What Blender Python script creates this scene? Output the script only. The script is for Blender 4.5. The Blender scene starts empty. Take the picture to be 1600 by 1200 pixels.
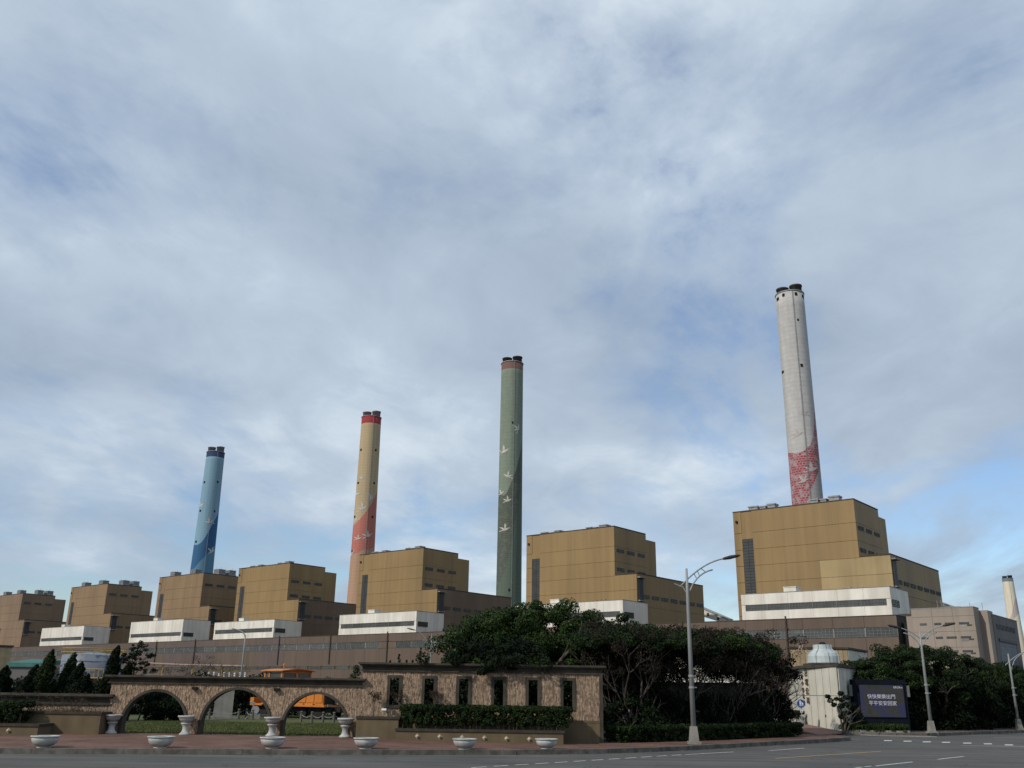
import bpy, math, random
import numpy as np
from math import sin, cos, pi, radians, hypot, atan2
from mathutils import Vector, Matrix
random.seed(7); rng = np.random.default_rng(7)
sc = bpy.context.scene
COL = sc.collection

# ------------------------------------------------------------------ camera
cam_d = bpy.data.cameras.new('camera'); cam = bpy.data.objects.new('camera', cam_d); COL.objects.link(cam)
P, ROLL = radians(18.4), 0.0155
F = Vector((0, cos(P), sin(P))); U0 = Vector((0, -sin(P), cos(P))); R0 = Vector((1, 0, 0))
Rr = R0*cos(ROLL) + U0*sin(ROLL); Uu = U0*cos(ROLL) - R0*sin(ROLL)
M = Matrix((Rr, Uu, -F)).transposed().to_4x4(); M.translation = (0, 0, 2.3)
cam.matrix_world = M
cam_d.sensor_width = 36; cam_d.lens = 32.4; cam_d.clip_start = .5; cam_d.clip_end = 20000
sc.camera = cam

# ------------------------------------------------------------------ world
SUN_AZ, SUN_EL = radians(232), radians(36)
w = bpy.data.worlds.new('World'); sc.world = w; w.use_nodes = True
nt = w.node_tree; nt.nodes.clear(); N = nt.nodes.new; Lk = nt.links.new
def nd(t, **k):
    n = N(t)
    for a, b in k.items():
        if a.startswith('i_'): n.inputs[a[2:].replace('_', ' ')].default_value = b
        else: setattr(n, a, b)
    return n
def mth(op, a, b=None, c=None, clamp=False):
    n = N('ShaderNodeMath'); n.operation = op; n.use_clamp = clamp
    for i, v in enumerate((a, b, c)):
        if v is None: continue
        if hasattr(v, 'is_linked'): nt.links.new(v, n.inputs[i])
        else: n.inputs[i].default_value = v
    return n.outputs[0]
def ramp(fac, stops):
    n = N('ShaderNodeValToRGB'); e = n.color_ramp.elements
    e[0].position, e[0].color = stops[0][0], (*stops[0][1], 1)
    e[1].position, e[1].color = stops[-1][0], (*stops[-1][1], 1)
    for p, c in stops[1:-1]:
        q = e.new(p); q.color = (*c, 1)
    nt.links.new(fac, n.inputs[0]); return n.outputs[0]
sky = nd('ShaderNodeTexSky', sky_type='NISHITA', sun_disc=False, sun_elevation=SUN_EL, sun_rotation=SUN_AZ, air_density=1.3, dust_density=.4, ozone_density=4)
bgs = nd('ShaderNodeBackground'); bgs.inputs[1].default_value = .115
wb = nd('ShaderNodeMix'); wb.data_type = 'RGBA'; wb.blend_type = 'MULTIPLY'; wb.inputs[0].default_value = 1; wb.inputs[7].default_value = (.95, 1.0, 1.14, 1)   # the phone's cool white balance
Lk(sky.outputs[0], wb.inputs[6]); Lk(wb.outputs[2], bgs.inputs[0])
tc = nd('ShaderNodeTexCoord'); sep = nd('ShaderNodeSeparateXYZ'); Lk(tc.outputs['Generated'], sep.inputs[0])
zz = mth('ADD', mth('MAXIMUM', sep.outputs[2], 0.0), .17)
cx = mth('DIVIDE', sep.outputs[0], zz); cy = mth('DIVIDE', sep.outputs[1], zz)
cmb = nd('ShaderNodeCombineXYZ'); Lk(cx, cmb.inputs[0]); Lk(cy, cmb.inputs[1])
def cloud_noise(scale, detail, rough, dist, seed, rot=0, st=(1, 1, 1)):
    mp = nd('ShaderNodeMapping'); mp.inputs['Rotation'].default_value = (0, 0, rot); mp.inputs['Scale'].default_value = st
    mp.inputs['Location'].default_value = seed
    Lk(cmb.outputs[0], mp.inputs[0])
    n = nd('ShaderNodeTexNoise'); n.inputs['Scale'].default_value = scale; n.inputs['Detail'].default_value = detail
    n.inputs['Roughness'].default_value = rough; n.inputs['Distortion'].default_value = dist
    Lk(mp.outputs[0], n.inputs[0]); return n.outputs[0]
n_big = cloud_noise(.75, 3, .5, .3, (3.1, 1.7, 0), .5, (1, .75, 1))
n_mid = cloud_noise(1.8, 9, .54, .25, (9.4, 2.2, 4), -.55, (1, .75, 1))
n_hol = cloud_noise(1.25, 10, .6, .5, (5.3, 7.1, 8), -.35, (1, .7, 1))
n_fin = cloud_noise(4.2, 10, .62, .6, (1.3, 4.1, 2), -.5, (1, .7, 1))
# coverage: thinner towards the horizon, where more blue shows between the banks
low = mth('MULTIPLY', mth('SUBTRACT', 1.0, mth('MULTIPLY', sep.outputs[2], 3.1), clamp=True), .125)
cov = mth('SUBTRACT', mth('ADD', mth('ADD', mth('MULTIPLY', n_hol, .75), mth('MULTIPLY', n_mid, .25)), mth('MULTIPLY', n_fin, .07)), low)
mask = ramp(cov, [(.35, (0, 0, 0)), (.405, (.35,)*3), (.46, (.75,)*3), (.53, (1, 1, 1))])
shade = mth('ADD', mth('ADD', mth('MULTIPLY', n_big, .42), mth('MULTIPLY', n_mid, .40)), mth('MULTIPLY', n_fin, .18))
ccol = ramp(shade, [(.39, (.340, .420, .525)), (.47, (.400, .487, .598)), (.54, (.470, .562, .670)), (.63, (.66, .745, .825))])
bgc = nd('ShaderNodeBackground'); bgc.inputs[1].default_value = 1.06; Lk(ccol, bgc.inputs[0])
mx = nd('ShaderNodeMixShader'); Lk(mask, mx.inputs[0]); Lk(bgs.outputs[0], mx.inputs[1]); Lk(bgc.outputs[0], mx.inputs[2])
wo = nd('ShaderNodeOutputWorld'); Lk(mx.outputs[0], wo.inputs[0])

# ------------------------------------------------------------------ sun and exposure
sd = bpy.data.lights.new('sun', 'SUN'); sd.energy = 2.9; sd.angle = radians(1.0); sd.color = (1, .93, .83)
so = bpy.data.objects.new('sun', sd); COL.objects.link(so)
sdir = Vector((sin(SUN_AZ)*cos(SUN_EL), cos(SUN_AZ)*cos(SUN_EL), sin(SUN_EL)))
so.rotation_euler = sdir.to_track_quat('Z', 'Y').to_euler(); so.location = sdir*200
sc.view_settings.view_transform = 'Standard'; sc.view_settings.look = 'None'
sc.view_settings.exposure = 0; sc.view_settings.gamma = 1; sc.view_settings.use_curve_mapping = False
sc.cycles.max_bounces = 5; sc.cycles.diffuse_bounces = 3

# ------------------------------------------------------------------ helpers
def mat(name, c1, c2=None, scale=3, rough=.85, bump=0, bscale=None, streak=0, island=0, obj=0, c3=None, spec=.3, stretch=(1, 1, 1), lo=.35, hi=.65, metal=0, fine=0):
    """procedural surface: two mixed tones, optional runs of dirt down the face, per-island or per-object tint"""
    global nt, N, Lk
    m = bpy.data.materials.new(name); m.use_nodes = True; nt = m.node_tree; nt.nodes.clear(); N = nt.nodes.new; Lk = nt.links.new
    b = N('ShaderNodeBsdfPrincipled'); b.inputs['Roughness'].default_value = rough; b.inputs['Metallic'].default_value = metal
    b.inputs['Specular IOR Level'].default_value = spec
    o = N('ShaderNodeOutputMaterial'); Lk(b.outputs[0], o.inputs[0])
    tcn = N('ShaderNodeNewGeometry'); vec = tcn.outputs['Position']
    def noise(sc_, st, det=5, loc=0):
        mp = N('ShaderNodeMapping'); mp.inputs['Scale'].default_value = st; mp.inputs['Location'].default_value = (loc,)*3
        Lk(vec, mp.inputs[0]); n = N('ShaderNodeTexNoise'); n.inputs['Scale'].default_value = sc_; n.inputs['Detail'].default_value = det
        Lk(mp.outputs[0], n.inputs[0]); return n.outputs[0]
    def mix(f, a, c, typ='MIX'):
        n = N('ShaderNodeMix'); n.data_type = 'RGBA'; n.blend_type = typ
        for s, v in ((n.inputs[0], f), (n.inputs[6], a), (n.inputs[7], c)):
            if hasattr(v, 'is_linked'): Lk(v, s)
            else: s.default_value = v if isinstance(v, float) else (*v, 1)
        return n.outputs[2]
    c2 = c2 or tuple(x*.8 for x in c1)
    col = ramp(noise(scale, stretch), [(lo, c1), (hi, c2)])
    if streak:
        f = mth('MULTIPLY', ramp(noise(scale*1.7, (1, 1, .07), 4, 7), [(.45, (0, 0, 0)), (.7, (1, 1, 1))]), streak)
        col = mix(f, col, c3 or tuple(x*.45 for x in c1))
    if fine:
        f = ramp(noise(fine, (1, 1, .04), 3, 11), [(.35, (.91,)*3), (.5, (.985,)*3), (.65, (1.04,)*3)]); col = mix(1.0, col, f, 'MULTIPLY')
    if island:
        g = N('ShaderNodeNewGeometry'); hv = mth('ADD', mth('MULTIPLY', g.outputs['Random Per Island'], 2*island), 1-island)
        cb = N('ShaderNodeCombineColor'); [Lk(hv, cb.inputs[i]) for i in range(3)]
        col = mix(1.0, col, cb.outputs[0], 'MULTIPLY')
    if obj:
        g = N('ShaderNodeObjectInfo'); hv = mth('ADD', mth('MULTIPLY', g.outputs['Random'], 2*obj), 1-obj)
        cb = N('ShaderNodeCombineColor'); [Lk(hv, cb.inputs[i]) for i in range(3)]
        col = mix(1.0, col, cb.outputs[0], 'MULTIPLY')
    Lk(col, b.inputs['Base Color'])
    if bump:
        bn = N('ShaderNodeBump'); bn.inputs['Strength'].default_value = min(1, bump*5); bn.inputs['Distance'].default_value = bump
        Lk(noise(bscale or scale*4, (1, 1, 1), 4, 3), bn.inputs['Height']); Lk(bn.outputs[0], b.inputs['Normal'])
    return m

class MB:
    def __init__(s): s.v = []; s.f = []
    def quad(s, a, b, c, d):
        i = len(s.v); s.v += [a, b, c, d]; s.f.append((i, i+1, i+2, i+3)); return s
    def box(s, x0, y0, z0, x1, y1, z1):
        i = len(s.v)
        s.v += [(x0, y0, z0), (x1, y0, z0), (x1, y1, z0), (x0, y1, z0), (x0, y0, z1), (x1, y0, z1), (x1, y1, z1), (x0, y1, z1)]
        s.f += [tuple(i+k for k in q) for q in ((3, 2, 1, 0), (4, 5, 6, 7), (0, 1, 5, 4), (1, 2, 6, 5), (2, 3, 7, 6), (3, 0, 4, 7))]; return s
    def prism(s, pts, z0, z1):
        n = len(pts); i = len(s.v)
        zz0 = z0 if hasattr(z0, '__len__') else [z0]*n; zz1 = z1 if hasattr(z1, '__len__') else [z1]*n
        ar = sum(pts[k][0]*pts[(k+1) % n][1]-pts[(k+1) % n][0]*pts[k][1] for k in range(n))
        if ar < 0: pts = pts[::-1]; zz0 = zz0[::-1]; zz1 = zz1[::-1]
        s.v += [(p[0], p[1], a) for p, a in zip(pts, zz0)] + [(p[0], p[1], a) for p, a in zip(pts, zz1)]
        s.f.append(tuple(range(i+n-1, i-1, -1))); s.f.append(tuple(range(i+n, i+2*n)))
        for k in range(n): s.f.append((i+k, i+(k+1) % n, i+n+(k+1) % n, i+n+k))
        return s
    def tube(s, pts, r, n=8, cap=True):
        """round bar through pts; r one radius or a list"""
        pts = [Vector(p) for p in pts]; rs = r if hasattr(r, '__len__') else [r]*len(pts); i0 = len(s.v)
        for k, p in enumerate(pts):
            t = (pts[min(k+1, len(pts)-1)]-pts[max(k-1, 0)]).normalized()
            a = t.cross(Vector((0, 0, 1)) if abs(t.z) < .9 else Vector((1, 0, 0))).normalized(); b = t.cross(a)
            for j in range(n):
                th = 2*pi*j/n; s.v.append(tuple(p+(a*cos(th)+b*sin(th))*rs[k]))
        for k in range(len(pts)-1):
            for j in range(n):
                q = i0+k*n; s.f.append((q+j, q+n+j, q+n+(j+1) % n, q+(j+1) % n))
        if cap: s.f.append(tuple(i0+j for j in range(n))); s.f.append(tuple(i0+(len(pts)-1)*n+j for j in range(n))[::-1])
        return s
    def lathe(s, prof, n=24, c=(0, 0)):
        i0 = len(s.v)
        for (r, z) in prof:
            for j in range(n): s.v.append((c[0]+r*cos(2*pi*j/n), c[1]+r*sin(2*pi*j/n), z))
        for k in range(len(prof)-1):
            for j in range(n):
                q = i0+k*n; s.f.append((q+j, q+(j+1) % n, q+n+(j+1) % n, q+n+j))
        s.f.append(tuple(i0+j for j in range(n))[::-1]); s.f.append(tuple(i0+(len(prof)-1)*n+j for j in range(n)))
        return s
    def mesh(s, name, m, smooth=False):
        me = bpy.data.meshes.new(name); me.from_pydata(s.v, [], s.f); me.materials.append(m)
        if smooth:
            me.polygons.foreach_set('use_smooth', [len(p.vertices) <= 4 for p in me.polygons])
        me.update(); return me
    def build(s, name, m, parent=None, smooth=False, kind=None):
        return link(name, s.mesh(name, m, smooth), parent, kind)
def link(name, me, parent=None, kind=None, loc=None):
    o = bpy.data.objects.new(name, me); COL.objects.link(o)
    if parent: o.parent = parent
    if kind: o['kind'] = kind
    if loc: o.location = loc
    return o
def tag(o, label, cat, group=None):
    o['label'] = label; o['category'] = cat
    if group: o['group'] = group
    return o
def empty(name, loc, rz, label, cat, group=None):
    o = bpy.data.objects.new(name, None); COL.objects.link(o); o.location = loc; o.rotation_euler = (0, 0, rz)
    o.empty_display_size = .5
    return tag(o, label, cat, group)
def copy_tree(o, parent=None):
    c = o.copy(); COL.objects.link(c); c.parent = parent
    for ch in list(o.children): copy_tree(ch, c)
    return c

# plant frame: x along the facades to the right, y away from the viewer
PA = radians(-50.5); PU = Vector((sin(PA), cos(PA), 0)); PV = Vector((cos(PA), -sin(PA), 0)); PR = radians(-39.5)
def PW(a, d, z=0): p = PU*a + PV*d; return (p.x, p.y, z)

# ------------------------------------------------------------------ materials
m_asph = None
m_ochre = mat('ochre_cladding', (.280, .186, .080), (.250, .165, .071), .05, .6, 0, streak=.6, obj=.014, c3=(.17, .115, .055), fine=.55)
m_ochre_side = m_ochre
m_tan = mat('tan_cladding', (.252, .166, .090), (.228, .150, .082), .05, .6, 0, streak=.55, obj=.014, c3=(.17, .11, .06), fine=.55)
m_taupe = mat('taupe_cladding', (.238, .160, .098), (.215, .144, .088), .05, .6, 0, streak=.55, obj=.014, c3=(.15, .1, .07), fine=.55)
m_light = mat('new_ochre_cladding', (.36, .27, .135), (.31, .23, .11), .09, .6, 0, streak=.35, obj=.03, c3=(.25, .17, .08), fine=.55)
m_brown = mat('brown_cladding', (.130, .096, .072), (.113, .083, .063), .05, .65, 0, streak=.4, obj=.05, c3=(.09, .06, .045), fine=.55)
m_purple = mat('purple_brown_cladding', (.122, .092, .080), (.108, .081, .071), .05, .65, 0, streak=.3, obj=.05, c3=(.08, .055, .05), fine=.55)
m_lowbr = mat('dark_brown_cladding', (.190, .128, .082), (.165, .110, .070), .05, .65, 0, streak=.4, obj=.03, fine=.55)
m_white = mat('white_cladding', (.74, .71, .63), (.64, .61, .54), .12, .6, 0, streak=.34, obj=.03, c3=(.33, .28, .21), fine=.55)
m_trim = mat('dark_trim', (.07, .055, .045))
m_louv = mat('louvre_grey', (.055, .058, .06), (.04, .042, .044), .3, .6)
m_glass = mat('window_glass', (.075, .085, .085), (.05, .056, .056), .4, .25, spec=.5, obj=.35)
m_frame = mat('window_frame', (.16, .15, .13))
m_mull = mat('pale_mullion', (.25, .245, .225), obj=.3)
m_vent = mat('galvanised_vent', (.30, .31, .32), (.2, .21, .22), 1, .5)
m_pink = mat('pink_beige_panel', (.30, .25, .205), (.27, .225, .185), .1, .7, 0, streak=.12, fine=.55)
m_greyc = mat('grey_cladding', (.15, .14, .135), (.13, .122, .118), .1, .7, 0, streak=.2, fine=.55)
m_dark = mat('charcoal', (.018, .018, .02))
m_conc = mat('concrete', (.27, .255, .225), (.20, .19, .17), 2.2, .9, .01, streak=.3)
m_kerb = mat('kerb_concrete', (.15, .138, .12), (.075, .07, .06), 3, .95, .015, 14, obj=.05)
m_olive = mat('olive_render', (.145, .110, .062), (.115, .087, .050), 1.4, .9, .01, 20, streak=.35, c3=(.07, .055, .035))
m_cap = mat('dark_coping', (.052, .046, .036), (.034, .03, .025), 3, .9, .01, 15)
m_corn = mat('weathered_cornice', (.070, .061, .046), (.042, .037, .029), 1.8, .9, .01, 15, streak=.5, c3=(.03, .026, .02))
m_stone = mat('split_stone', (.37, .27, .185), (.235, .165, .112), 6, .9, .008, 30, island=.34)
m_mort = mat('stone_backing', (.20, .14, .105), (.08, .056, .045), 5, .95)
m_urn = mat('white_plaster', (.47, .47, .455), (.33, .33, .315), 3, .7, .004, 20, streak=.35, c3=(.26, .25, .22))
m_grass = mat('lawn_grass', (.080, .088, .028), (.048, .060, .018), 1.2, .95, .03, 12, c3=(.1, .09, .04), stretch=(1, .5, 1))
m_soil = mat('soil', (.05, .04, .028), (.03, .025, .018), 1.5, .95, .03, 9)
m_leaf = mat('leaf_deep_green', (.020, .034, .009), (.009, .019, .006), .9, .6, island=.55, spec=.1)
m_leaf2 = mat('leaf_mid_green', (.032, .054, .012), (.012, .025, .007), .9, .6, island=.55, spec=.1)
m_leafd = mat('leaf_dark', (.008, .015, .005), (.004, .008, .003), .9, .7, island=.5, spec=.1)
m_leafb = mat('leaf_brown', (.030, .023, .016), (.013, .011, .008), .8, .8, island=.5, spec=.1)
m_leafr = mat('leaf_wine', (.075, .045, .03), (.04, .03, .02), 3, .8, island=.4, spec=.1)
m_bark = mat('bark', (.10, .085, .068), (.06, .05, .04), 5, .95, .01, 20)
m_barkp = mat('pale_bark', (.085, .072, .06), (.045, .038, .032), 5, .95, .01, 20)
m_pole = mat('painted_steel_pole', (.27, .28, .275), (.22, .23, .225), 2, .5, spec=.4)
m_lamp = mat('lamp_housing', (.035, .037, .04))
m_orange = mat('orange_paint', (.52, .175, .018), (.42, .14, .015), 1.5, .45, spec=.5, streak=.25, c3=(.4, .14, .03))
m_black = mat('underframe_black', (.012, .011, .010), (.02, .018, .015), 4, .8)
m_line = mat('white_road_paint', (.62, .62, .58), (.40, .40, .38), 6, .8)
m_yline = mat('yellow_road_paint', (.42, .29, .10), (.30, .21, .09), 6, .8)
m_ledf = mat('led_housing', (.007, .010, .016), (.005, .007, .012), 2, .8, spec=.1)
m_speak = mat('grey_box', (.16, .17, .15))
m_sblue = mat('sign_blue', (.012, .085, .32), rough=.4)
m_swhite = mat('sign_white', (.75, .76, .76), rough=.5)
m_steelt = mat('tank_steel', (.19, .215, .25), (.15, .17, .20), .6, .5, streak=.3)
m_yell = mat('yellow_rail', (.42, .27, .07))
m_teal = mat('teal_sheet', (.06, .17, .145), (.045, .13, .11), 1.5)
m_pipe = mat('pipe_paint', (.38, .27, .22))
m_gatep = mat('gate_panel', (.56, .54, .46), (.50, .48, .405), 1.2, .8, .006, 25, streak=.22, obj=.05, c3=(.27, .24, .18))
m_brz = mat('bronze_letter', (.13, .075, .035), rough=.5)
m_tower = mat('cooling_tower_grp', (.45, .50, .50), (.38, .43, .43), 1.5, .5, streak=.25)
m_tanp = mat('tan_panel', (.40, .31, .18), (.33, .25, .145), 1, .8, streak=.3, obj=.06)
m_redbrick = mat('ramp_paver', (.23, .13, .10), (.17, .1, .075), 5, .9)
m_hold = mat('opening_black', (.008, .008, .008))

def brick_mat(name, c1, c2, cm, sx, sy):
    global nt, N, Lk
    m = bpy.data.materials.new(name); m.use_nodes = True; nt = m.node_tree; N = nt.nodes.new; Lk = nt.links.new
    b = nt.nodes['Principled BSDF']; b.inputs['Roughness'].default_value = .9; b.inputs['Specular IOR Level'].default_value = .2
    t = N('ShaderNodeTexCoord'); br = N('ShaderNodeTexBrick'); br.inputs['Scale'].default_value = 1
    br.inputs['Brick Width'].default_value = sx; br.inputs['Row Height'].default_value = sy; br.inputs['Mortar Size'].default_value = .012
    br.inputs['Color1'].default_value = (*c1, 1); br.inputs['Color2'].default_value = (*c2, 1); br.inputs['Mortar'].default_value = (*cm, 1)
    Lk(t.outputs['Object'], br.inputs[0])
    n = N('ShaderNodeTexNoise'); n.inputs['Scale'].default_value = .7; n.inputs['Detail'].default_value = 7; Lk(t.outputs['Object'], n.inputs[0])
    r = ramp(n.outputs[0], [(.35, (.72, .70, .68)), (.65, (1.15, 1.1, 1.08))])
    x = N('ShaderNodeMix'); x.data_type = 'RGBA'; x.blend_type = 'MULTIPLY'; x.inputs[0].default_value = 1
    Lk(br.outputs[0], x.inputs[6]); Lk(r, x.inputs[7]); Lk(x.outputs[2], b.inputs['Base Color'])
    bp = N('ShaderNodeBump'); bp.inputs['Strength'].default_value = .6; bp.inputs['Distance'].default_value = .01; bp.invert = True
    Lk(br.outputs[1], bp.inputs['Height']); Lk(bp.outputs[0], b.inputs['Normal'])
    return m
def asphalt():
    global nt, N, Lk
    m = bpy.data.materials.new('asphalt'); m.use_nodes = True; nt = m.node_tree; N = nt.nodes.new; Lk = nt.links.new
    b = nt.nodes['Principled BSDF']; b.inputs['Roughness'].default_value = .92; b.inputs['Specular IOR Level'].default_value = .2
    t = N('ShaderNodeTexCoord')
    def nz(scale, st, det=6, loc=0, rot=0, rough=.55):
        mp = N('ShaderNodeMapping'); mp.inputs['Scale'].default_value = st; mp.inputs['Location'].default_value = (loc, loc, 0); mp.inputs['Rotation'].default_value = (0, 0, rot)
        Lk(t.outputs['Object'], mp.inputs[0]); n = N('ShaderNodeTexNoise'); n.inputs['Scale'].default_value = scale; n.inputs['Detail'].default_value = det; n.inputs['Roughness'].default_value = rough
        Lk(mp.outputs[0], n.inputs[0]); return n.outputs[0]
    v = mth('ADD', mth('MULTIPLY', nz(.25, (1, 1, 1), 5), .40), mth('MULTIPLY', nz(1.1, (.12, 1, 1), 5, 3, -.25), .45))   # broad stains, wheel paths
    v = mth('ADD', v, mth('MULTIPLY', nz(18, (1, 1, 1), 6, 9, 0, .8), .28))                                             # aggregate
    col = ramp(v, [(.40, (.056, .054, .050)), (.53, (.083, .080, .075)), (.68, (.118, .114, .106))])
    vo = N('ShaderNodeTexVoronoi'); vo.feature = 'DISTANCE_TO_EDGE'; vo.inputs['Scale'].default_value = .35
    mp = N('ShaderNodeMapping'); Lk(t.outputs['Object'], mp.inputs[0]); 
    wn = N('ShaderNodeTexNoise'); wn.inputs['Scale'].default_value = 1.5; Lk(t.outputs['Object'], wn.inputs[0])
    ad = N('ShaderNodeVectorMath'); ad.operation = 'ADD'; Lk(t.outputs['Object'], ad.inputs[0]); Lk(wn.outputs[1], ad.inputs[1]); Lk(ad.outputs[0], vo.inputs[0])
    crack = mth('MULTIPLY', mth('LESS_THAN', vo.outputs[0], .007), mth('GREATER_THAN', nz(.12, (1, 1, 1), 2, 5), .5))
    x = N('ShaderNodeMix'); x.data_type = 'RGBA'; Lk(mth('MULTIPLY', crack, .6), x.inputs[0]); Lk(col, x.inputs[6]); x.inputs[7].default_value = (.025, .025, .025, 1); Lk(x.outputs[2], b.inputs['Base Color'])
    bp = N('ShaderNodeBump'); bp.inputs['Strength'].default_value = .5; bp.inputs['Distance'].default_value = .01; Lk(nz(40, (1, 1, 1), 3), bp.inputs['Height']); Lk(bp.outputs[0], b.inputs['Normal'])
    return m
m_asph = asphalt()
m_pave = brick_mat('clay_paver', (.20, .105, .078), (.145, .082, .063), (.08, .06, .05), .22, .11)

# ------------------------------------------------------------------ ground, road, plaza
MB().quad((-6000, -3000, -.03), (6000, -3000, -.03), (6000, 9000, -.03), (-6000, 9000, -.03)).build('terrain', m_soil, kind='structure')
MB().quad((-160, -60, 0), (260, -60, 0), (260, 160, 0), (-160, 160, 0)).build('road', m_asph, kind='structure')
KERB = [(-90, 20.6), (-60, 26.2), (-35, 30.8), (-17.3, 33.96), (-11.1, 35.05), (-3.6, 36.5), (0.2, 37.45), (3.6, 38.95), (5.44, 40.25), (8.0, 42.45), (12.5, 47.0), (16.97, 51.5), (18.5, 53.3), (18.9, 54.4), (18.5, 55.7), (17.4, 57.2), (10, 66)]
def resample(pts, step):
    out = [Vector(pts[0])]; acc = 0
    for a, b in zip(pts, pts[1:]):
        a, b = Vector(a), Vector(b); L = (b-a).length; t = step-acc
        while t <= L: out.append(a.lerp(b, t/L)); t += step
        acc = (L-(t-step))
    return out
KH = .17
def wall_z(x): return .27 if x < -6.5 else .27-(x+6.5)/10.8*.14
# plaza sheet between kerb and wall line
kp = [(p.x, p.y) for p in resample(KERB, 1.5) if p.x > -75]
pl = MB()
for (xa, ya), (xb, yb) in zip(kp, kp[1:]):
    if xb <= 4.4 and xa < xb:
        pl.quad((xa, ya, KH), (xb, yb, KH), (xb, 43.6, wall_z(xb)), (xa, 43.6, wall_z(xa)))
pl.build('plaza_paving', m_pave, kind='structure')
kk = [p for p in kp if p[0] > 3.6]
MB().prism([(kk[0][0], 43.6)] + kk + [(6, 62), (kk[0][0], 50)], .02, KH-.006).build('side_pavement', m_pave, kind='structure')
# kerb stones
kerb = bpy.data.objects.new('kerb', None); COL.objects.link(kerb); kerb['kind'] = 'structure'
stone = MB(); stone.v = []; 
stone.box(-.496, -.11, 0, .496, .11, KH+.012); me_k = stone.mesh('kerb_stone', m_kerb)
def kerb_line(pts, parent):
    ks = resample(pts, 1.0)
    for a, b in zip(ks, ks[1:]):
        c = (a+b)/2; o = link('kerb_stone', me_k, parent, loc=(c.x, c.y, random.uniform(-.012, .004)))
        o.rotation_euler = (0, 0, atan2(b.y-a.y, b.x-a.x)+random.uniform(-.01, .01)); o.scale = ((b-a).length, 1, 1)
kerb_line([p for p in KERB if p[0] > -40], kerb)
# lawn and planted ground behind the wall
MB().prism([(-75, 43.7), (4.2, 43.7), (6, 62), (4, 95), (-75, 95)], .05, .22).build('lawn', m_grass, kind='structure')
MB().prism([(4.3, 45), (8, 46), (15.5, 54), (15, 57), (9, 64), (4.6, 64)], .05, .2).build('tree_bed', m_soil, kind='structure')
# pavement along the far side of the junction
KERB2 = [(19.2, 66), (20.4, 62.9), (21.2, 61.4), (23.5, 60.1), (25.5, 60.3), (28, 62.4), (31.3, 65.2), (36.6, 69.5), (46, 78), (70, 102)]
MB().prism([(p[0], p[1]) for p in KERB2] + [(62, 112), (30, 82), (22, 76)], .01, .15).build('far_pavement', mat('far_pavement_concrete', (.14, .11, .095), (.1, .08, .07), 1, .9), kind='structure')
kerb2 = bpy.data.objects.new('kerb', None); COL.objects.link(kerb2); kerb2['kind'] = 'structure'
kerb_line(KERB2, kerb2)
MB().prism([(21.6, 59.8), (25.9, 59.2), (26.0, 60.0), (21.9, 61.0)], .006, .05).build('driveway_apron', m_conc, kind='structure')

def stripe(ax, ay, bx, by, wd, m, z=.004):
    d = Vector((bx-ax, by-ay)); n = Vector((-d.y, d.x)).normalized()*wd/2
    return MB().quad((ax+n.x, ay+n.y, z), (ax-n.x, ay-n.y, z), (bx-n.x, by-n.y, z), (bx+n.x, by+n.y, z)).build('road_marking', m, kind='structure')
A, B = Vector((-.85, 31.27)), Vector((6.66, 38.75)); 
for i in range(12):
    c = A.lerp(B, i/11); u = (B-A).normalized()*.32; stripe(c.x-u.x, c.y-u.y, c.x+u.x, c.y+u.y, .11, m_line)
for q in ((7.05, 39.11, 9.5, 41.39), (11.33, 42.71, 13.63, 45.18), (11.78, 33.55, 12.12, 33.84), (12.3, 34.1, 12.68, 34.45), (12.82, 34.48, 15.14, 36.93), (16.83, 38.65, 18.84, 40.76)):
    stripe(*q, .11, m_line)
stripe(10.25, 37.73, 16.52, 43.56, .14, m_yline)
stripe(23.0, 49.8, 32.1, 49.66, .1, m_line); stripe(29.85, 60.33, 36, 60.2, .12, m_line)
for (a, b) in (((20.41, 53.85), (21.41, 54.15)), ((21.37, 53.53), (22.32, 53.81)), ((22.15, 53.04), (23.22, 53.35)), ((23.13, 52.87), (24.16, 53.17)), ((24.1, 52.39), (25.01, 52.65)), ((24.98, 51.95), (25.89, 52.21)), ((25.67, 51.12), (26.56, 51.37))):
    c = (Vector(a)+Vector(b))/2; d = Vector((b[0]-a[0], b[1]-a[1])).normalized(); e = Vector((.45, 1)).normalized()*.55
    MB().quad(*[(c.x+s*d.x*.26+t*e.x, c.y+s*d.y*.26+t*e.y, .0045) for s, t in ((-1, -1), (1, -1), (1, 1), (-1, 1))]).build('road_marking', m_line, kind='structure')

# ------------------------------------------------------------------ power plant: turbine hall
hall = empty('turbine_hall', PW(92.9, 300), PR, 'very long low brown turbine hall with a strip of windows running under the boiler houses', 'industrial hall')
NB = 61; HL = NB*10
MB().box(-HL, .25, 0, 0, 45, 25.9).build('wall', m_trim, hall)
MB().box(-HL, 0, 26.0, 0, 45.2, 26.25).build('roof', m_trim, hall)
def panel_me(wd, ht, m, th=.25): return MB().box(.04, 0, .04, wd-.04, th, ht-.04).mesh('wall_panel', m)
pm = {}
for nm, m in (('b', m_brown), ('p', m_purple)):
    for h in (3.35, 7.6, 10.6): pm[nm, h] = panel_me(10, h, m)
def win_me(wd, ht, nx, nz, mf, th=.12, bar=.09, edge=.25):
    b = MB(); b.box(0, 0, 0, wd, th, bar).box(0, 0, ht-bar, wd, th, ht)
    b.box(0, -.02, 0, edge, th, ht); b.box(wd-edge*.4, -.02, 0, wd, th, ht)
    for i in range(1, nx): x = wd*i/nx; b.box(x-bar/2, 0, bar, x+bar/2, th*.8, ht-bar)
    for k in range(1, nz): z = ht*k/nz; b.box(edge, 0.01, z-bar/2, wd-edge*.4, th*.7, z+bar/2)
    return b.mesh('window', mf)
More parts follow.
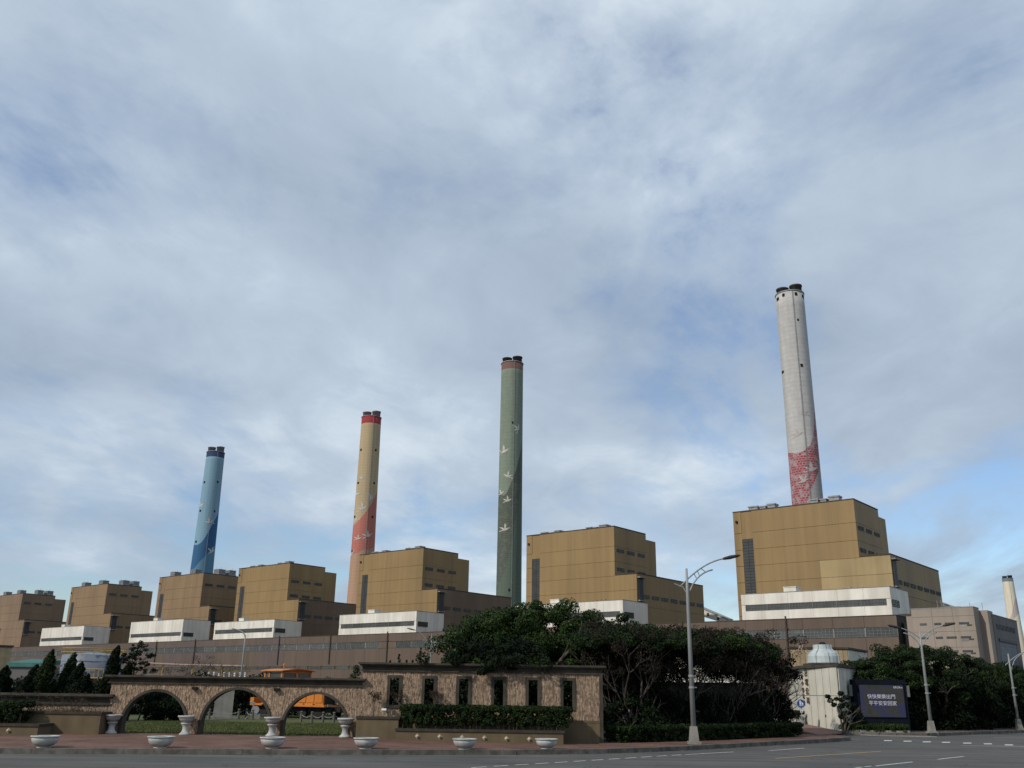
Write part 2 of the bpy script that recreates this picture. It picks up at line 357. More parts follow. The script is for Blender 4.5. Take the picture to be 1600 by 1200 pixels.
def pane_me(wd, ht): return MB().box(.02, .13, .02, wd-.02, .2, ht-.02).mesh('pane', m_glass)
w_up, p_up = win_me(9.96, 2.7, 8, 3, m_mull, bar=.065), pane_me(9.96, 2.7)
w_lo, p_lo = win_me(8.2, 1.35, 6, 2, m_frame), pane_me(8.2, 1.35)
sill_me = MB().box(0, -.06, -.12, 10, .2, 0).mesh('window_sill', m_trim)
for i in range(NB):
    x = -(i+1)*10+.0; k = 'b' if (i < 36 or i in (41,)) and i not in (30, 31) else 'p'
    link('wall_panel', pm[k, 3.35], hall, loc=(x, 0, 22.6)); link('wall_panel', pm[k, 7.6], hall, loc=(x, 0, 12.05))
    link('wall_panel', pm[k, 10.6], hall, loc=(x, 0, 0))
    if i not in (22,):
        wi = link('window', w_up, hall, loc=(x+.02, .02, 19.78)); link('pane', p_up, wi)
    else: link('wall_panel', panel_me(10, 2.8, m_brown), hall, loc=(x, .02, 19.7))
    wi = link('window', w_lo, hall, loc=(x+.9, .06, 10.68)); link('pane', p_lo, wi)
dp = MB().tube([(0, -.35, 13), (0, -.35, 27)], .28, 6).box(-.5, -.5, 22.8, .5, 0, 23.3).mesh('downpipe', m_trim)
for a in (128.4, 167, 318, 357.5, 397, 472, 511.5): link('downpipe', dp, hall, loc=(-(a-92.9), 0, 0))
st = MB().box(.1, 4, 0, 7.5, 20, 24.0).build('stair_tower', m_dark, hall)
cn = MB().box(-3, 12, 26.5, 6.5, 26, 27.3)
for i in range(8): cn.box(-3+i*1.2, 11.6, 25.6, -2.6+i*1.2, 12, 26.5)
cn.build('canopy', m_trim, hall)

# ------------------------------------------------------------------ boiler houses
def boiler(ac, label, style, mf, ms, mlow, patch=False, left=-51.5):
    r = empty('boiler_house', PW(ac, 359), PR, label, 'boiler house', 'row of boiler houses behind the turbine hall')
    new = style == 'tall_vents'
    H = 75.4; s = MB().box(left, .2, 0, -.2, 28, H-.3).box(left, 28, 0, -.6, 38, H-2.6)
    s.build('wall', mf, r)
    MB().box(-3, .2, 0, 11.3, 62, 53.0).build('side_block', mlow, r)
    # front cladding in bands
    zs = [26, 32.4, 38.9, 45.8, 52.5, 59.2, 66.1, H]
    xl = left+8.3
    for i, (a, b) in enumerate(zip(zs, zs[1:])):
        n = 5 if b <= 53.5 else 4; xr = 11.5 if b <= 53.5 else 0
        if b > 53.5 or not patch:
            for j in range(n):
                x0 = xl+(xr-xl)*j/n; x1 = xl+(xr-xl)*(j+1)/n
                MB().box(x0+.004, 0, a+.07, x1-.004, .2, b-.05).build('wall_panel', mf, r)
        else:
            for (x0, x1, m) in ((xl, -29.5, mf), (-29.5, -15.6, mf), (-15.6, -1.5, m_light), (-1.5, 11.5, m_light)):
                MB().box(x0+.004, 0, a+.07, x1-.004, .2, b-.05).build('wall_panel', m, r)
        MB().box(left, 0, a+.13, left+3.5, .2, b-.05).build('wall_panel', mf, r)
    # tall louvre strip
    lv = MB().box(left+3.6, .12, 26, xl-.1, .2, 63.6)
    for k in range(31): lv.box(left+3.6, -.02, 26.3+k*1.2, xl-.1, .12, 26.5+k*1.2)
    lv.box((left+3.6+xl)/2-.1, -.06, 26, (left+3.6+xl)/2+.1, .1, 63.5)
    MB().box(left+3.5, .02, 63.6, xl, .2, 66).build('wall_panel', mf, r)
    lv.build('louvre_strip', m_louv, r)
    # parapets
    MB().box(left-.1, -.1, H-.28, .1, 28, H+.15).build('parapet', m_trim, r)
    MB().box(.15, -.08, 52.9, 11.6, 62.1, 53.35).build('parapet', m_trim, r)
    # side cladding: tower and low block
    for a, b in ((53.4, 59.2), (59.2, 66.1), (66.1, H)):
        for y0, y1 in ((.2, 9.5), (9.5, 18.8), (18.8, 28)):
            MB().box(-.2, y0+.004, a+.07, 0, y1-.004, b-.4 if b == H else b-.05).build('wall_panel', ms, r)
    for a, b in ((26, 38.9), (38.9, 52.9)):
        for k in range(6):
            MB().box(11.3, .2+k*10.3+.012, a+.07, 11.5, .2+(k+1)*10.3-.012, b-.05).build('wall_panel', mlow, r)
    rows = ((66.9,),) if new else ((63.7,), (55.1,))
    for (z,) in rows:
        for y in (2.1, 11.2, 20.4):
            wi = link('window', wside, r, loc=(.22, y, z)); wi.rotation_euler = (0, 0, pi/2); link('pane', pside, wi)
    for k in range(7):
        wi = link('window', wside, r, loc=(11.72, 4.5+k*8.4, 42.6)); wi.rotation_euler = (0, 0, pi/2); link('pane', pside, wi)
    sw = MB().box(11.5, 1.2, 41.5, 11.9, 4.9, 51); 
    for k in range(9): sw.box(11.9, 1.2, 41.8+k*1.02, 12.0, 4.9, 41.95+k*1.02)
    sw.build('stair_window', m_louv, r); MB().box(11.45, .4, 51.1, 13.2, 6, 51.6).box(11.45, .8, 40.9, 12.6, 5.3, 41.4).build('stair_canopy', m_mull, r)
    # lamp and roof vents
    MB().box(left+1.2, -.7, 70.6, left+2.0, 0, 71.5).build('wall_lamp', m_dark, r)
    if new:
        for (x, y, h, wd) in ((left+2.5, 6, 4.3, 6.5), (-27, 6, 4.3, 7), (-9, 13, 4, 7), (-9, 21, 4, 8)):
            v = MB().box(x, y, H, x+wd, y+5.5, H+h*.25)
            for k in range(5): v.box(x+.15, y+.15, H+h*(.3+.13*k), x+wd-.15, y+5.35, H+h*(.37+.13*k))
            v.box(x+.4, y+.4, H+h*.25, x+wd-.4, y+5.1, H+h*.95).box(x, y, H+h*.94, x+wd, y+5.5, H+h)
            for q in (x+.3, x+wd-.3): v.tube([(q, y+2, H+h), (q, y+2, H+h+1.3)], .12, 4)
            v.build('roof_ventilator', m_vent, r)
        MB().box(-17, 8, H, -11, 14, H+1.2).build('roof_box', m_trim, r)
    else:
        for (x, wd, h) in ((left+5, 4, 2.7), (left+10, 2.6, 2.3), (left+13.5, 3.2, 2.9), (-19, 3, 2.7), (-15, 2.4, 2.4), (-11.5, 4, 3.1)):
            h -= 0 if patch else .9
            MB().box(x, 5, H, x+wd, 8.5, H+h*.8).box(x-.25, 4.7, H+h*.8, x+wd+.25, 8.8, H+h).build('roof_ventilator', m_vent, r)
    return r
wside = win_me(5.8, 1.5, 5, 3, m_louv, .14, .14, .3); pside = pane_me(5.8, 1.5)
boiler(122.4, 'ochre boiler house with paler repainted patch low on its front, tallest at the right', 'low', m_ochre, m_ochre, m_ochre, True, -51.2)
boiler(233.5, 'ochre boiler house standing immediately right of the green chimney', 'low', m_ochre, m_ochre, m_ochre)
boiler(356.4, 'ochre boiler house whose left edge hides the foot of the orange and yellow chimney', 'low', m_ochre, m_ochre, m_lowbr)
boiler(471.7, 'ochre boiler house immediately left of the orange and yellow chimney with brown lower side', 'low', m_ochre, m_ochre, m_lowbr, False, -53)
boiler(565.1, 'brownish boiler house with silver roof ventilators in front of the blue chimney', 'tall_vents', m_tan, m_tan, m_tan, False, -55)
boiler(692.8, 'taupe boiler house with silver roof ventilators, second from the left', 'tall_vents', m_tan, m_tan, m_tan, False, -57)
boiler(835.6, 'boiler house at the left end of the row, cut by the edge of the picture', 'tall_vents', m_taupe, m_taupe, m_taupe, False, -57)

# white annexes on the hall roof
w_an, p_an = win_me(7.9, 2.05, 7, 2, m_frame, .12, .09, .2), pane_me(7.9, 2.05)
w_as, p_as = win_me(6.5, 2.2, 4, 3, m_louv, .12, .12, .2), pane_me(6.5, 2.2)
def annex(a, wd, top, where):
    r = empty('annex', PW(a, 312), PR, 'white annex with window strip, ' + where, 'annex building', 'white annexes on the turbine hall roof')
    MB().box(-wd, .15, 26.3, -.15, 18.5, top-.1).build('wall', m_white, r)
    n = 6; pw = wd/n; z1, z2 = 30.15, 32.35
    for k in range(n):
        for a0, a1 in ((26.3, z1), (z2, top-.1)):
            MB().box(-wd+k*pw+.03, 0, a0+.02, -wd+(k+1)*pw-.03, .15, a1-.02).build('wall_panel', m_white, r)
    sc_ = (wd-3)/6/7.9
    for k in range(6):
        wi = link('window', w_an, r, loc=(-wd+1.5+k*7.9*sc_, -.03, z1+.07)); wi.scale = (sc_, 1, 1); link('pane', p_an, wi)
    for k in range(3):
        MB().box(-.15, .05+k*6.15, 26.3, 0, .05+(k+1)*6.15-.05, top-.1).build('wall_panel', m_white, r)
    wi = link('window', w_as, r, loc=(.24, 1, 29.9)); wi.rotation_euler = (0, 0, pi/2); link('pane', p_as, wi)
    MB().box(-wd-.08, -.08, top-.1, .08, 18.6, top+.12).build('parapet', m_mull, r)
    MB().box(-wd*.74, 6, top, -wd*.74+4.6, 10, top+2.2).box(-wd*.74-.15, 5.85, top+2.2, -wd*.74+4.75, 10.15, top+2.45).build('roof_box', m_white, r)
    for k in range(4): MB().tube([(-wd*.3+k*2.1, 3, top), (-wd*.3+k*2.1, 3, top+random.uniform(.5, 1.1))], .14, 5).build('vent_pipe', m_trim, r)
annex(97.7, 52, 36.1, 'below the rightmost boiler house')
annex(199.5, 54, 36.6, 'partly hidden by the big tree crown')
annex(312.4, 54, 36.8, 'above the left end of the high stone wall')
annex(419.0, 55, 36.5, 'above the orange locomotive cab')
annex(506.4, 59, 39.7, 'second from the left, above the small forked pine')
annex(625.2, 60.5, 39.3, 'leftmost, beside the rusty pipework')

# coal gallery seen in the gap
g = empty('coal_gallery', PW(236, 440), PR, 'pale sloping conveyor gallery seen in the gap left of the rightmost boiler house', 'conveyor')
MB().prism([(0, 0), (17.1, 0), (17.1, 5), (0, 5)], [40.9, 35.5, 35.5, 40.9], [45.5, 37.9, 37.9, 45.5]).build('gallery', m_white, g)
MB().prism([(-1, -.4), (17.3, -.4), (17.3, 5.4), (-1, 5.4)], [45.5, 37.9, 37.9, 45.5], [46.1, 38.4, 38.4, 46.1]).build('roof', m_vent, g)
for x in (5.5, 11): MB().box(x, -.15, 44.3-x*.44-1.6, x+1.2, 0, 44.3-x*.44-.2).build('window', m_louv, g)

g2 = copy_tree(g); g2.location = PW(125, 440); g2['label'] = 'pale conveyor gallery end showing past the right side of the tallest boiler house'
# ------------------------------------------------------------------ chimneys
def chimney_mat(name, cols, curve1, curve2, view, R, mott=0, mcol=(.7, .7, .7), band=None, bandz=246):
    """painted shell: upper tone, swoosh tone, lower tone; the borders are curves round the shaft"""
    global nt, N, Lk
    m = bpy.data.materials.new(name); m.use_nodes = True; nt = m.node_tree; N = nt.nodes.new; Lk = nt.links.new
    b = nt.nodes['Principled BSDF']; b.inputs['Roughness'].default_value = .75; b.inputs['Specular IOR Level'].default_value = .2
    t = N('ShaderNodeTexCoord'); s = N('ShaderNodeSeparateXYZ'); Lk(t.outputs['Object'], s.inputs[0])
    z = s.outputs[2]
    sn = mth('DIVIDE', mth('ADD', mth('MULTIPLY', s.outputs[0], view[0]), mth('MULTIPLY', s.outputs[1], view[1])), R)
    un = mth('MULTIPLY_ADD', sn, .5, .5, clamp=True)
    def curve(pts):
        n = N('ShaderNodeFloatCurve'); c = n.mapping.curves[0]
        for i, (x, y) in enumerate(pts):
            p = ((x+1)/2, y/260)
            if i < 2: c.points[i if i == 0 else 1].location = p
            else: c.points.new(*p)
        n.mapping.update(); Lk(un, n.inputs['Value']); return mth('MULTIPLY', n.outputs[0], 260.0)
    ns = N('ShaderNodeTexNoise'); ns.inputs['Scale'].default_value = .3; ns.inputs['Detail'].default_value = 8; Lk(t.outputs['Object'], ns.inputs[0])
    def mix(f, a, c, typ='MIX'):
        n = N('ShaderNodeMix'); n.data_type = 'RGBA'; n.blend_type = typ
        for k, v in ((n.inputs[0], f), (n.inputs[6], a), (n.inputs[7], c)):
            if hasattr(v, 'is_linked'): Lk(v, k)
            else: k.default_value = v if isinstance(v, float) else (*v, 1)
        return n.outputs[2]
    def below(cv, soft=.6): return mth('MULTIPLY', mth('SUBTRACT', cv, z), 1/soft, clamp=True)
    zj = z
    f1 = below(curve(curve1)); f2 = below(curve(curve2), .6 if mott == 0 or True else 1)
    tone2 = cols[1]
    if mott:
        # peeled paint: squared patches following the formwork grid
        br = N('ShaderNodeTexBrick'); br.inputs['Scale'].default_value = 1; br.inputs['Brick Width'].default_value = 1.9; br.inputs['Row Height'].default_value = 1.5
        br.inputs['Mortar Size'].default_value = .15; br.inputs['Color1'].default_value = (.1, .1, .1, 1); br.inputs['Color2'].default_value = (.45, .45, .45, 1); br.inputs['Mortar'].default_value = (.85, .85, .85, 1)
        ang = mth('MULTIPLY', mth('ARCTAN2', s.outputs[1], s.outputs[0]), R)
        cb = N('ShaderNodeCombineXYZ'); Lk(ang, cb.inputs[0]); Lk(z, cb.inputs[1]); Lk(cb.outputs[0], br.inputs[0])
        f = mth('MULTIPLY', ramp(mth('ADD', mth('MULTIPLY', br.outputs[0], .45), ns.outputs[0]), [(.61, (0, 0, 0)), (.76, (1, 1, 1))]), mott)
        tone2 = mix(f, cols[1], mcol)
    top = cols[0]
    if mott:
        g_ = mth('MULTIPLY', ramp(mth('ADD', mth('MULTIPLY', br.outputs[0], .3), ns.outputs[0]), [(.6, (0, 0, 0)), (.75, (1, 1, 1))]), .35)
        top = mix(g_, cols[0], tuple(min(.6, q*1.35) for q in cols[0]))
    col = mix(f1, top, tone2); col = mix(f2, col, cols[2])
    # formwork rings and weather stains
    wv = N('ShaderNodeTexWave'); wv.bands_direction = 'Z'; wv.inputs['Scale'].default_value = .11; wv.inputs['Distortion'].default_value = 1.2; wv.inputs['Detail'].default_value = 3
    Lk(t.outputs['Object'], wv.inputs[0])
    mp = N('ShaderNodeMapping'); mp.inputs['Scale'].default_value = (1, 1, .06); Lk(t.outputs['Object'], mp.inputs[0])
    n2 = N('ShaderNodeTexNoise'); n2.inputs['Scale'].default_value = .35; n2.inputs['Detail'].default_value = 5; Lk(mp.outputs[0], n2.inputs[0])
    wear = mth('ADD', mth('MULTIPLY', wv.outputs[1], .06), mth('ADD', mth('MULTIPLY', n2.outputs[0], .45), .72))
    cb = N('ShaderNodeCombineColor'); [Lk(wear, cb.inputs[i]) for i in range(3)]
    col = mix(1.0, col, cb.outputs[0], 'MULTIPLY')
    if band: 
        bz = mth('MULTIPLY', mth('SUBTRACT', z, bandz), 2.0, clamp=True); col = mix(bz, col, band)
    Lk(col, b.inputs['Base Color'])
    return m
m_bird = mat('mural_white', (.52, .50, .46), (.38, .37, .33), .5)
m_birdg = mat('faded_mural_white', (.42, .39, .37), (.35, .32, .31), .8)
m_flue = mat('flue_steel', (.07, .065, .06), (.045, .04, .04), .5)
m_hole = m_hold
BIRD = [(-1.05, -.28), (-.62, -.16), (-.30, -.17), (.05, -.20), (.40, -.06), (.66, .10), (.92, .10), (.70, .22), (.42, .20), (.12, .22), (.22, .62), (.02, 1.05), (-.14, .60), (-.16, .14), (-.50, .42), (-1.0, .62), (-.62, .20), (-.36, -.02), (-.98, -.06)]
BIRDT = [(0, 1, 18), (1, 2, 17, 18), (2, 3, 13, 17), (3, 4, 9, 13), (4, 5, 8, 9), (5, 6, 7), (5, 7, 8), (9, 10, 12, 13), (10, 11, 12), (13, 14, 16, 17), (14, 15, 16)]
def chimney(x, y, rt, rb, H, label, m, birds, holes, flue_h=6, dark_flue=True, bm=None, band=0):
    r = empty('chimney', (x, y, 0), 0, label, 'chimney')
    D = hypot(x, y); rx, ry = y/D, -x/D; fx, fy = -x/D, -y/D
    rad = lambda z: rt + (rb-rt)*max(0, 1-z/H)**1.25
    prof = [(rad(z), z) for z in np.linspace(0, H, 26)] + [(rt-.6, H+.01)]
    MB().lathe(prof, 64).build('shaft', m, r, smooth=True)
    MB().lathe([(rt+.02, H-band-.6), (rt+.4, H-band-.6), (rt+.4, H-band), (rt+.02, H-band)], 64).build('platform_ring', m_trim if band else m_vent, r)
    for sgn, dz in ((-1, 0), (1, 1.3)):
        c = (rx*sgn*rt*.47, ry*sgn*rt*.47)
        MB().lathe([(rt*.42, H-1), (rt*.42, H+flue_h+dz-.9), (rt*.46, H+flue_h+dz-.9), (rt*.46, H+flue_h+dz), (rt*.36, H+flue_h+dz)], 28, c).build('flue', m_flue if dark_flue else m_vent, r, smooth=True)
    def on(s, z, out=.15):
        R = rad(z)+out; s = max(-.995*rad(z), min(.995*rad(z), s)); q = math.sqrt(max(0, R*R-s*s))
        return (rx*s+fx*q, ry*s+fy*q, z)
    lad = MB(); sl_ = rt*.22
    for k in range(24):
        z0, z1 = H*k/24, H*(k+1)/24
        for ds in (-.25, .25): lad.tube([on(sl_+ds, z0, .3), on(sl_+ds, z1, .3)], .09, 3, cap=False)
    for k in range(int(H/2)): lad.tube([on(sl_-.25, k*2, .3), on(sl_+.25, k*2, .3)], .06, 3, cap=False)
    lad.build('ladder', m_vent, r)
    for (s, z, size, rot, flip) in birds:
        b = MB()
        for (px, pz) in BIRD:
            px = -px if flip else px; c_, s_ = cos(rot), sin(rot); px *= 1.15; pz *= 1.15
            b.v.append(on(s+(px*c_-pz*s_)*size, z+(px*s_+pz*c_)*size))
        b.f = [t for t in BIRDT]; b.build('bird_mural', bm or m_bird, r)
    for (s, z, sz) in holes:
        b = MB(); ps = [on(s-sz, z-sz*1.4, .25), on(s+sz, z-sz*1.4, .25), on(s+sz, z+sz*1.4, .25), on(s-sz, z+sz*1.4, .25)]
        ins = [on(s-sz, z-sz*1.4, -.3), on(s+sz, z-sz*1.4, -.3), on(s+sz, z+sz*1.4, -.3), on(s-sz, z+sz*1.4, -.3)]
        b.v = ps+ins; b.f = [(0, 1, 2, 3), (0, 4, 5, 1), (1, 5, 6, 2), (2, 6, 7, 3), (3, 7, 4, 0)]
        b.build('opening', m_hole, r)
    return r
def vw(x, y): D = hypot(x, y); return (y/D, -x/D)
GREYW = (.42, .41, .395)
m1 = chimney_mat('chimney_paint_red_white', (GREYW, (.30, .055, .070), (.33, .315, .30)), [(-1, 145), (1, 178), (-.3, 143), (.3, 146), (.6, 150), (.86, 161)], [(-1, 100), (1, 134), (-.25, 109), (.3, 119), (.7, 128)], vw(181, 554), 9.0, .85, (.37, .31, .31))
chimney(181, 554, 8.9, 9.6, 251, 'tall pale grey chimney with peeling red lower swoosh, rightmost big one above the ochre roof', m1,
        [(4.3, 132, 4.2, .2, False), (-1.4, 125, 3.6, .5, True), (-2.1, 154, 3.2, .3, False), (1.9, 167, 3, 0, True)],
        [(-7.6, 247, .75), (-3.8, 248, .75), (4.0, 248, .75), (8.3, 247.5, .7), (3.6, 199, .7), (-8.2, 197, .6), (3.8, 230, .5)], 4.6, True, m_birdg)
m2 = chimney_mat('chimney_paint_green', ((.185, .222, .172), (.082, .096, .074), (.105, .135, .103)), [(-1, 148), (1, 190), (-.45, 145), (0, 153), (.55, 168)], [(-1, 72), (1, 160), (0, 100), (.5, 128), (-.5, 84)], vw(0, 705), 9.0, .16, (.30, .34, .28), band=(.155, .085, .07), bandz=247)
chimney(0, 705, 8.8, 9.9, 254, 'green chimney with white birds and two brown flues, in the middle of the picture', m2,
        [(-5.3, 179, 4.6, .2, False), (5.3, 198, 4, 1.2, False), (-2.4, 159, 3.8, -.3, True), (-7.0, 146, 3, .4, False), (-1.7, 140, 3.3, .2, False), (-3.4, 118, 4, .1, False)],
        [(.9, 202, .6), (.2, 73, .6)], 4.5, True)
m3 = chimney_mat('chimney_paint_orange', ((.43, .335, .205), (.43, .155, .12), (.40, .25, .165)), [(-1, 146), (1, 186), (-.4, 152), (.3, 163), (.75, 174)], [(-1, 119), (1, 127), (0, 123), (.5, 124), (-.5, 120)], vw(-136, 861), 10.6, 0, band=(.26, .035, .04), bandz=244)
chimney(-136, 861, 9.4, 12.6, 252, 'yellow and orange chimney with a red top band and white birds', m3,
        [(-9.0, 175, 4, .2, False), (5, 172, 4.6, .9, False), (-2.6, 161, 5.4, .3, False), (-9.4, 150, 4, .4, True), (-4.9, 133, 3.4, .1, False), (4.1, 136, 4.8, .4, False), (-10.2, 119, 4, 1.2, True), (-5, 190, 2.6, 0, False)],
        [(-8, 218, .7), (6, 218, .7), (-8.6, 186, .7), (6.5, 186, .7), (-9.8, 154, .7), (7, 154, .7), (-10, 122, .7)], 5, False)
m4 = chimney_mat('chimney_paint_blue', ((.195, .325, .41), (.035, .11, .225), (.10, .215, .31)), [(-1, 148), (1, 186), (-.4, 150), (.1, 160), (.5, 171)], [(-1, 117), (1, 149), (-.4, 128), (.1, 135), (.5, 141)], vw(-334, 1016), 10.8, 0, band=(.025, .04, .095), bandz=246)
chimney(-334, 1016, 9.8, 14.5, 253, 'light and dark blue chimney, leftmost in the row', m4,
        [(-8.8, 191, 4, .4, False), (1.5, 172, 5, .1, True), (8, 141, 4.6, .9, True)], [(-8.4, 217, .8), (5.8, 218, .8), (-9.0, 185, .8), (6.2, 185, .8), (-9.6, 151, .8)], 5.5, False)
m5 = chimney_mat('chimney_paint_cream', ((.62, .56, .44), (.42, .36, .33), (.62, .56, .44)), [(-1, 165), (1, 212), (-.4, 172), (.2, 190), (.6, 204)], [(-1, 150), (1, 178), (-.4, 160), (.2, 168), (.6, 172)], vw(1103, 2066), 11, 0, band=(.12, .16, .18), bandz=246)
chimney(1103, 2066, 11, 19, 254, 'small distant cream chimney with a grey top at the right edge', m5, [], [], 5, True)

# ------------------------------------------------------------------ pink office block at the right
pk = empty('office_block', PW(68.4, 290), PR, 'pinkish beige concrete block with small slit windows right of the tallest ochre building', 'industrial building')
MB().box(-17.1, .15, 0, -.0, 6, 26.7).box(-18.7, .3, 0, -17.1, 6, 24.8).box(-.0, 6, 0, 2.2, 12, 26.2).build('wall', m_pink, pk)
for (a, b) in ((0, 11), (11, 15.8), (15.8, 20.2), (20.2, 24.4), (24.4, 26.7)):
    for k in range(3): MB().box(-17.1+k*5.7+.03, 0, a+.04, -17.1+(k+1)*5.7-.03, .15, b-.03).build('wall_panel', m_pink, pk)
MB().box(-17.2, -.05, 26.7, .05, 6, 26.95).build('parapet', m_mull, pk)
sl = {}
for z in (22.05, 18.2, 14.4):
    for (a, b) in ((83.4, 81.5), (79.4, 77.5), (76.5, 73.8), (72.7, 70.0)):
        f = MB().box(-(a-68.4), -.06, z, -(b-68.4), 0, z+.62).build('window', m_louv, pk)
        MB().box(-(a-68.4)+.1, -.09, z+.1, -(b-68.4)-.1, -.06, z+.52).build('pane', m_glass, f)
    MB().box(-4.2, -.05, z-.75, -2.3, 0, z-.15).build('window', m_mull, pk); MB().box(-2.2, -.05, z-.5, -.9, 0, z-.05).build('window', m_louv, pk)
for (x, y, h) in ((-10, 2, 2.2), (-8.9, 2, 2.4), (-1.5, 3, 1.4), (.6, 8, 1.6)): MB().tube([(x, y, 26.5), (x, y, 26.9+h)], .07, 5).build('antenna', m_vent, pk)
MB().tube([(-9, 3, 27.3), (-4, 3, 27.3)], .08, 5).build('roof_rail', m_vent, pk)
p2 = empty('switch_house', PW(66.0, 300), PR, 'grey building with narrow slots above a big grey shutter, at the right edge', 'industrial building')
MB().box(-3.2, 0, 0, -.1, 31, 25.2).build('wall', m_pink, p2)
MB().box(-.1, 0, 0, 0, 4, 25.2).box(-.1, 4, 18.8, 0, 31, 25.2).box(-.1, 26, 0, 0, 31, 18.8).box(-.1, 4, 0, -.02, 26, 2).build('side_wall', m_greyc, p2)
for k in range(14): MB().box(0, 3.6+k*1.7, 21.4, .12, 4.5+k*1.7, 22.9).build('slot_window', m_louv, p2)
sh = MB()
for k in range(12): sh.box(-.09, 4.6, 2+k*1.35, -.04+(k % 2)*.02, 25.6, 3.3+k*1.35)
sh.build('shutter', mat('shutter_grey', (.20, .215, .23), (.16, .175, .19), .4), p2)
MB().box(-.1, 4, 18.0, .3, 26, 18.8).build('lintel', m_louv, p2)
MB().box(-3.3, -.1, 25.2, .1, 31.1, 25.45).build('parapet', m_mull, p2)
p3 = empty('side_shed', PW(62, 318), PR, 'low brown shed wall at the far right edge behind the trees', 'industrial building')
MB().box(.5, 0, 0, 14, 20, 14).build('wall', m_pink, p3); MB().box(.4, -.1, 14, 14.1, 20.1, 14.3).build('roof', m_trim, p3)

# ------------------------------------------------------------------ yard things at the left
yb = empty('transformer_house', (-115.5, 200, 0), radians(-39.5), 'small yellow ochre building with rusty pipework on its roof at the left edge', 'industrial building')
MB().box(-14, 0, 0, 9.0, 8, 9.3).build('wall', m_tanp, yb); MB().box(-14.2, -.2, 9.3, 9.2, 8.2, 9.7).build('roof', m_trim, yb)
pp = MB()
for k in range(7): pp.tube([(-3+k*1.6, 1+(k % 3), 9.6), (-3+k*1.6, 1+(k % 3), 12.2+(k % 2)*.7)], .16, 6)
for k in range(3): pp.tube([(-4, 1.2+k, 11.2+k*.6), (7.5, 1.2+k, 11.2+k*.6)], .14, 6)
pp.build('pipework', m_yell, yb)
MB().box(6.2, 2, 9.7, 9.1, 5, 13).build('grey_cabinet', m_conc, yb)
MB().box(-1, 3.2, 9.7, 5.0, 6, 12.6).build('rusty_casing', m_pipe, yb)
tk = empty('storage_tank', (-57.2, 133, 0), 0, 'bluish steel storage tank with thin yellow rail behind the dark conifers', 'tank')
MB().lathe([(4.0, 0), (4.0, 6.0), (3.8, 6.1), (.3, 6.5)], 40).build('shell', m_steelt, tk, smooth=True)
for z in (2.6, 3.9, 5.2): MB().lathe([(4.0, z), (4.06, z), (4.06, z+.08), (4.0, z+.08)], 40).build('hoop', m_vent, tk)
rl = MB()
for z in (6.4, 6.9): rl.tube([(4.1*cos(t), 4.1*sin(t), z) for t in np.linspace(0, 2*pi, 33)], .05, 5)
for t in np.linspace(0, 2*pi, 17)[:-1]: rl.tube([(4.1*cos(t), 4.1*sin(t), 6), (4.1*cos(t), 4.1*sin(t), 6.9)], .04, 4)
rl.build('railing', m_yell, tk)
sf = empty('yellow_scaffold', (-55.3, 128, 0), 0, 'low yellow steel platform frame in front of the storage tank', 'platform')
f_ = MB()
for x in (-1.2, 0, 1.2):
    for y in (0, 1.5): f_.tube([(x, y, 0), (x, y, 4.2)], .05, 5)
for z in (3.1, 4.2): f_.tube([(-1.2, 0, z), (1.2, 0, z)], .06, 5).tube([(-1.2, 1.5, z), (1.2, 1.5, z)], .06, 5)
f_.build('frame', m_yell, sf); MB().box(-1.3, 0, 3.0, 1.3, 1.5, 3.1).build('deck', m_yell, sf)
tr = empty('teal_shed', (-66, 132, 0), 0, 'low shed with a teal metal roof behind the conifers at the left', 'shed')
MB().box(-2, 0, 0, 2.2, 6, 4.4).build('wall', m_greyc, tr)
MB().prism([(-2.3, -.3), (2.5, -.3), (2.5, 6.3), (-2.3, 6.3)], [4.4, 4.4, 5.0, 5.0], [4.95, 4.95, 5.6, 5.6]).build('roof', m_teal, tr)
pr = empty('pipe_bridge', (-52.5, 130, 0), 0, 'thin pale pipe carried on posts above the bare shrubs at the left', 'pipe')
MB().tube([(0, 0, 5.2), (8.4, 0, 4.95), (17, 0, 4.9)], .12, 8).tube([(-1, 0, 3.6), (-1, 0, 5.3), (0, 0, 5.4)], .2, 8).build('pipe', m_pipe, pr)
MB().tube([(0, .6, 4.4), (17, .6, 4.3)], .06, 6).build('handrail', m_yell, pr)
for x in (2, 6, 10, 14): MB().tube([(x, .3, 0), (x, .3, 5.0)], .09, 6).build('post', m_yell, pr)
rf = empty('insulator_rack', (-40.9, 130, 0), 0, 'row of short pale insulator posts just above the arch wall', 'electrical rack')
MB().box(-.5, 0, 3.2, 6, .3, 3.4).tube([(0, .15, 0), (0, .15, 3.3)], .1, 6).tube([(5.5, .15, 0), (5.5, .15, 3.3)], .1, 6).build('beam', m_conc, rf)
im = MB().lathe([(.08, 3.4), (.14, 3.5), (.08, 3.6), (.15, 3.72), (.08, 3.84), (.14, 3.96), (.07, 4.1)], 8).mesh('insulator', m_swhite)
for k in range(9): link('insulator', im, rf, loc=(k*.7, .15, random.uniform(-.08, .08)))

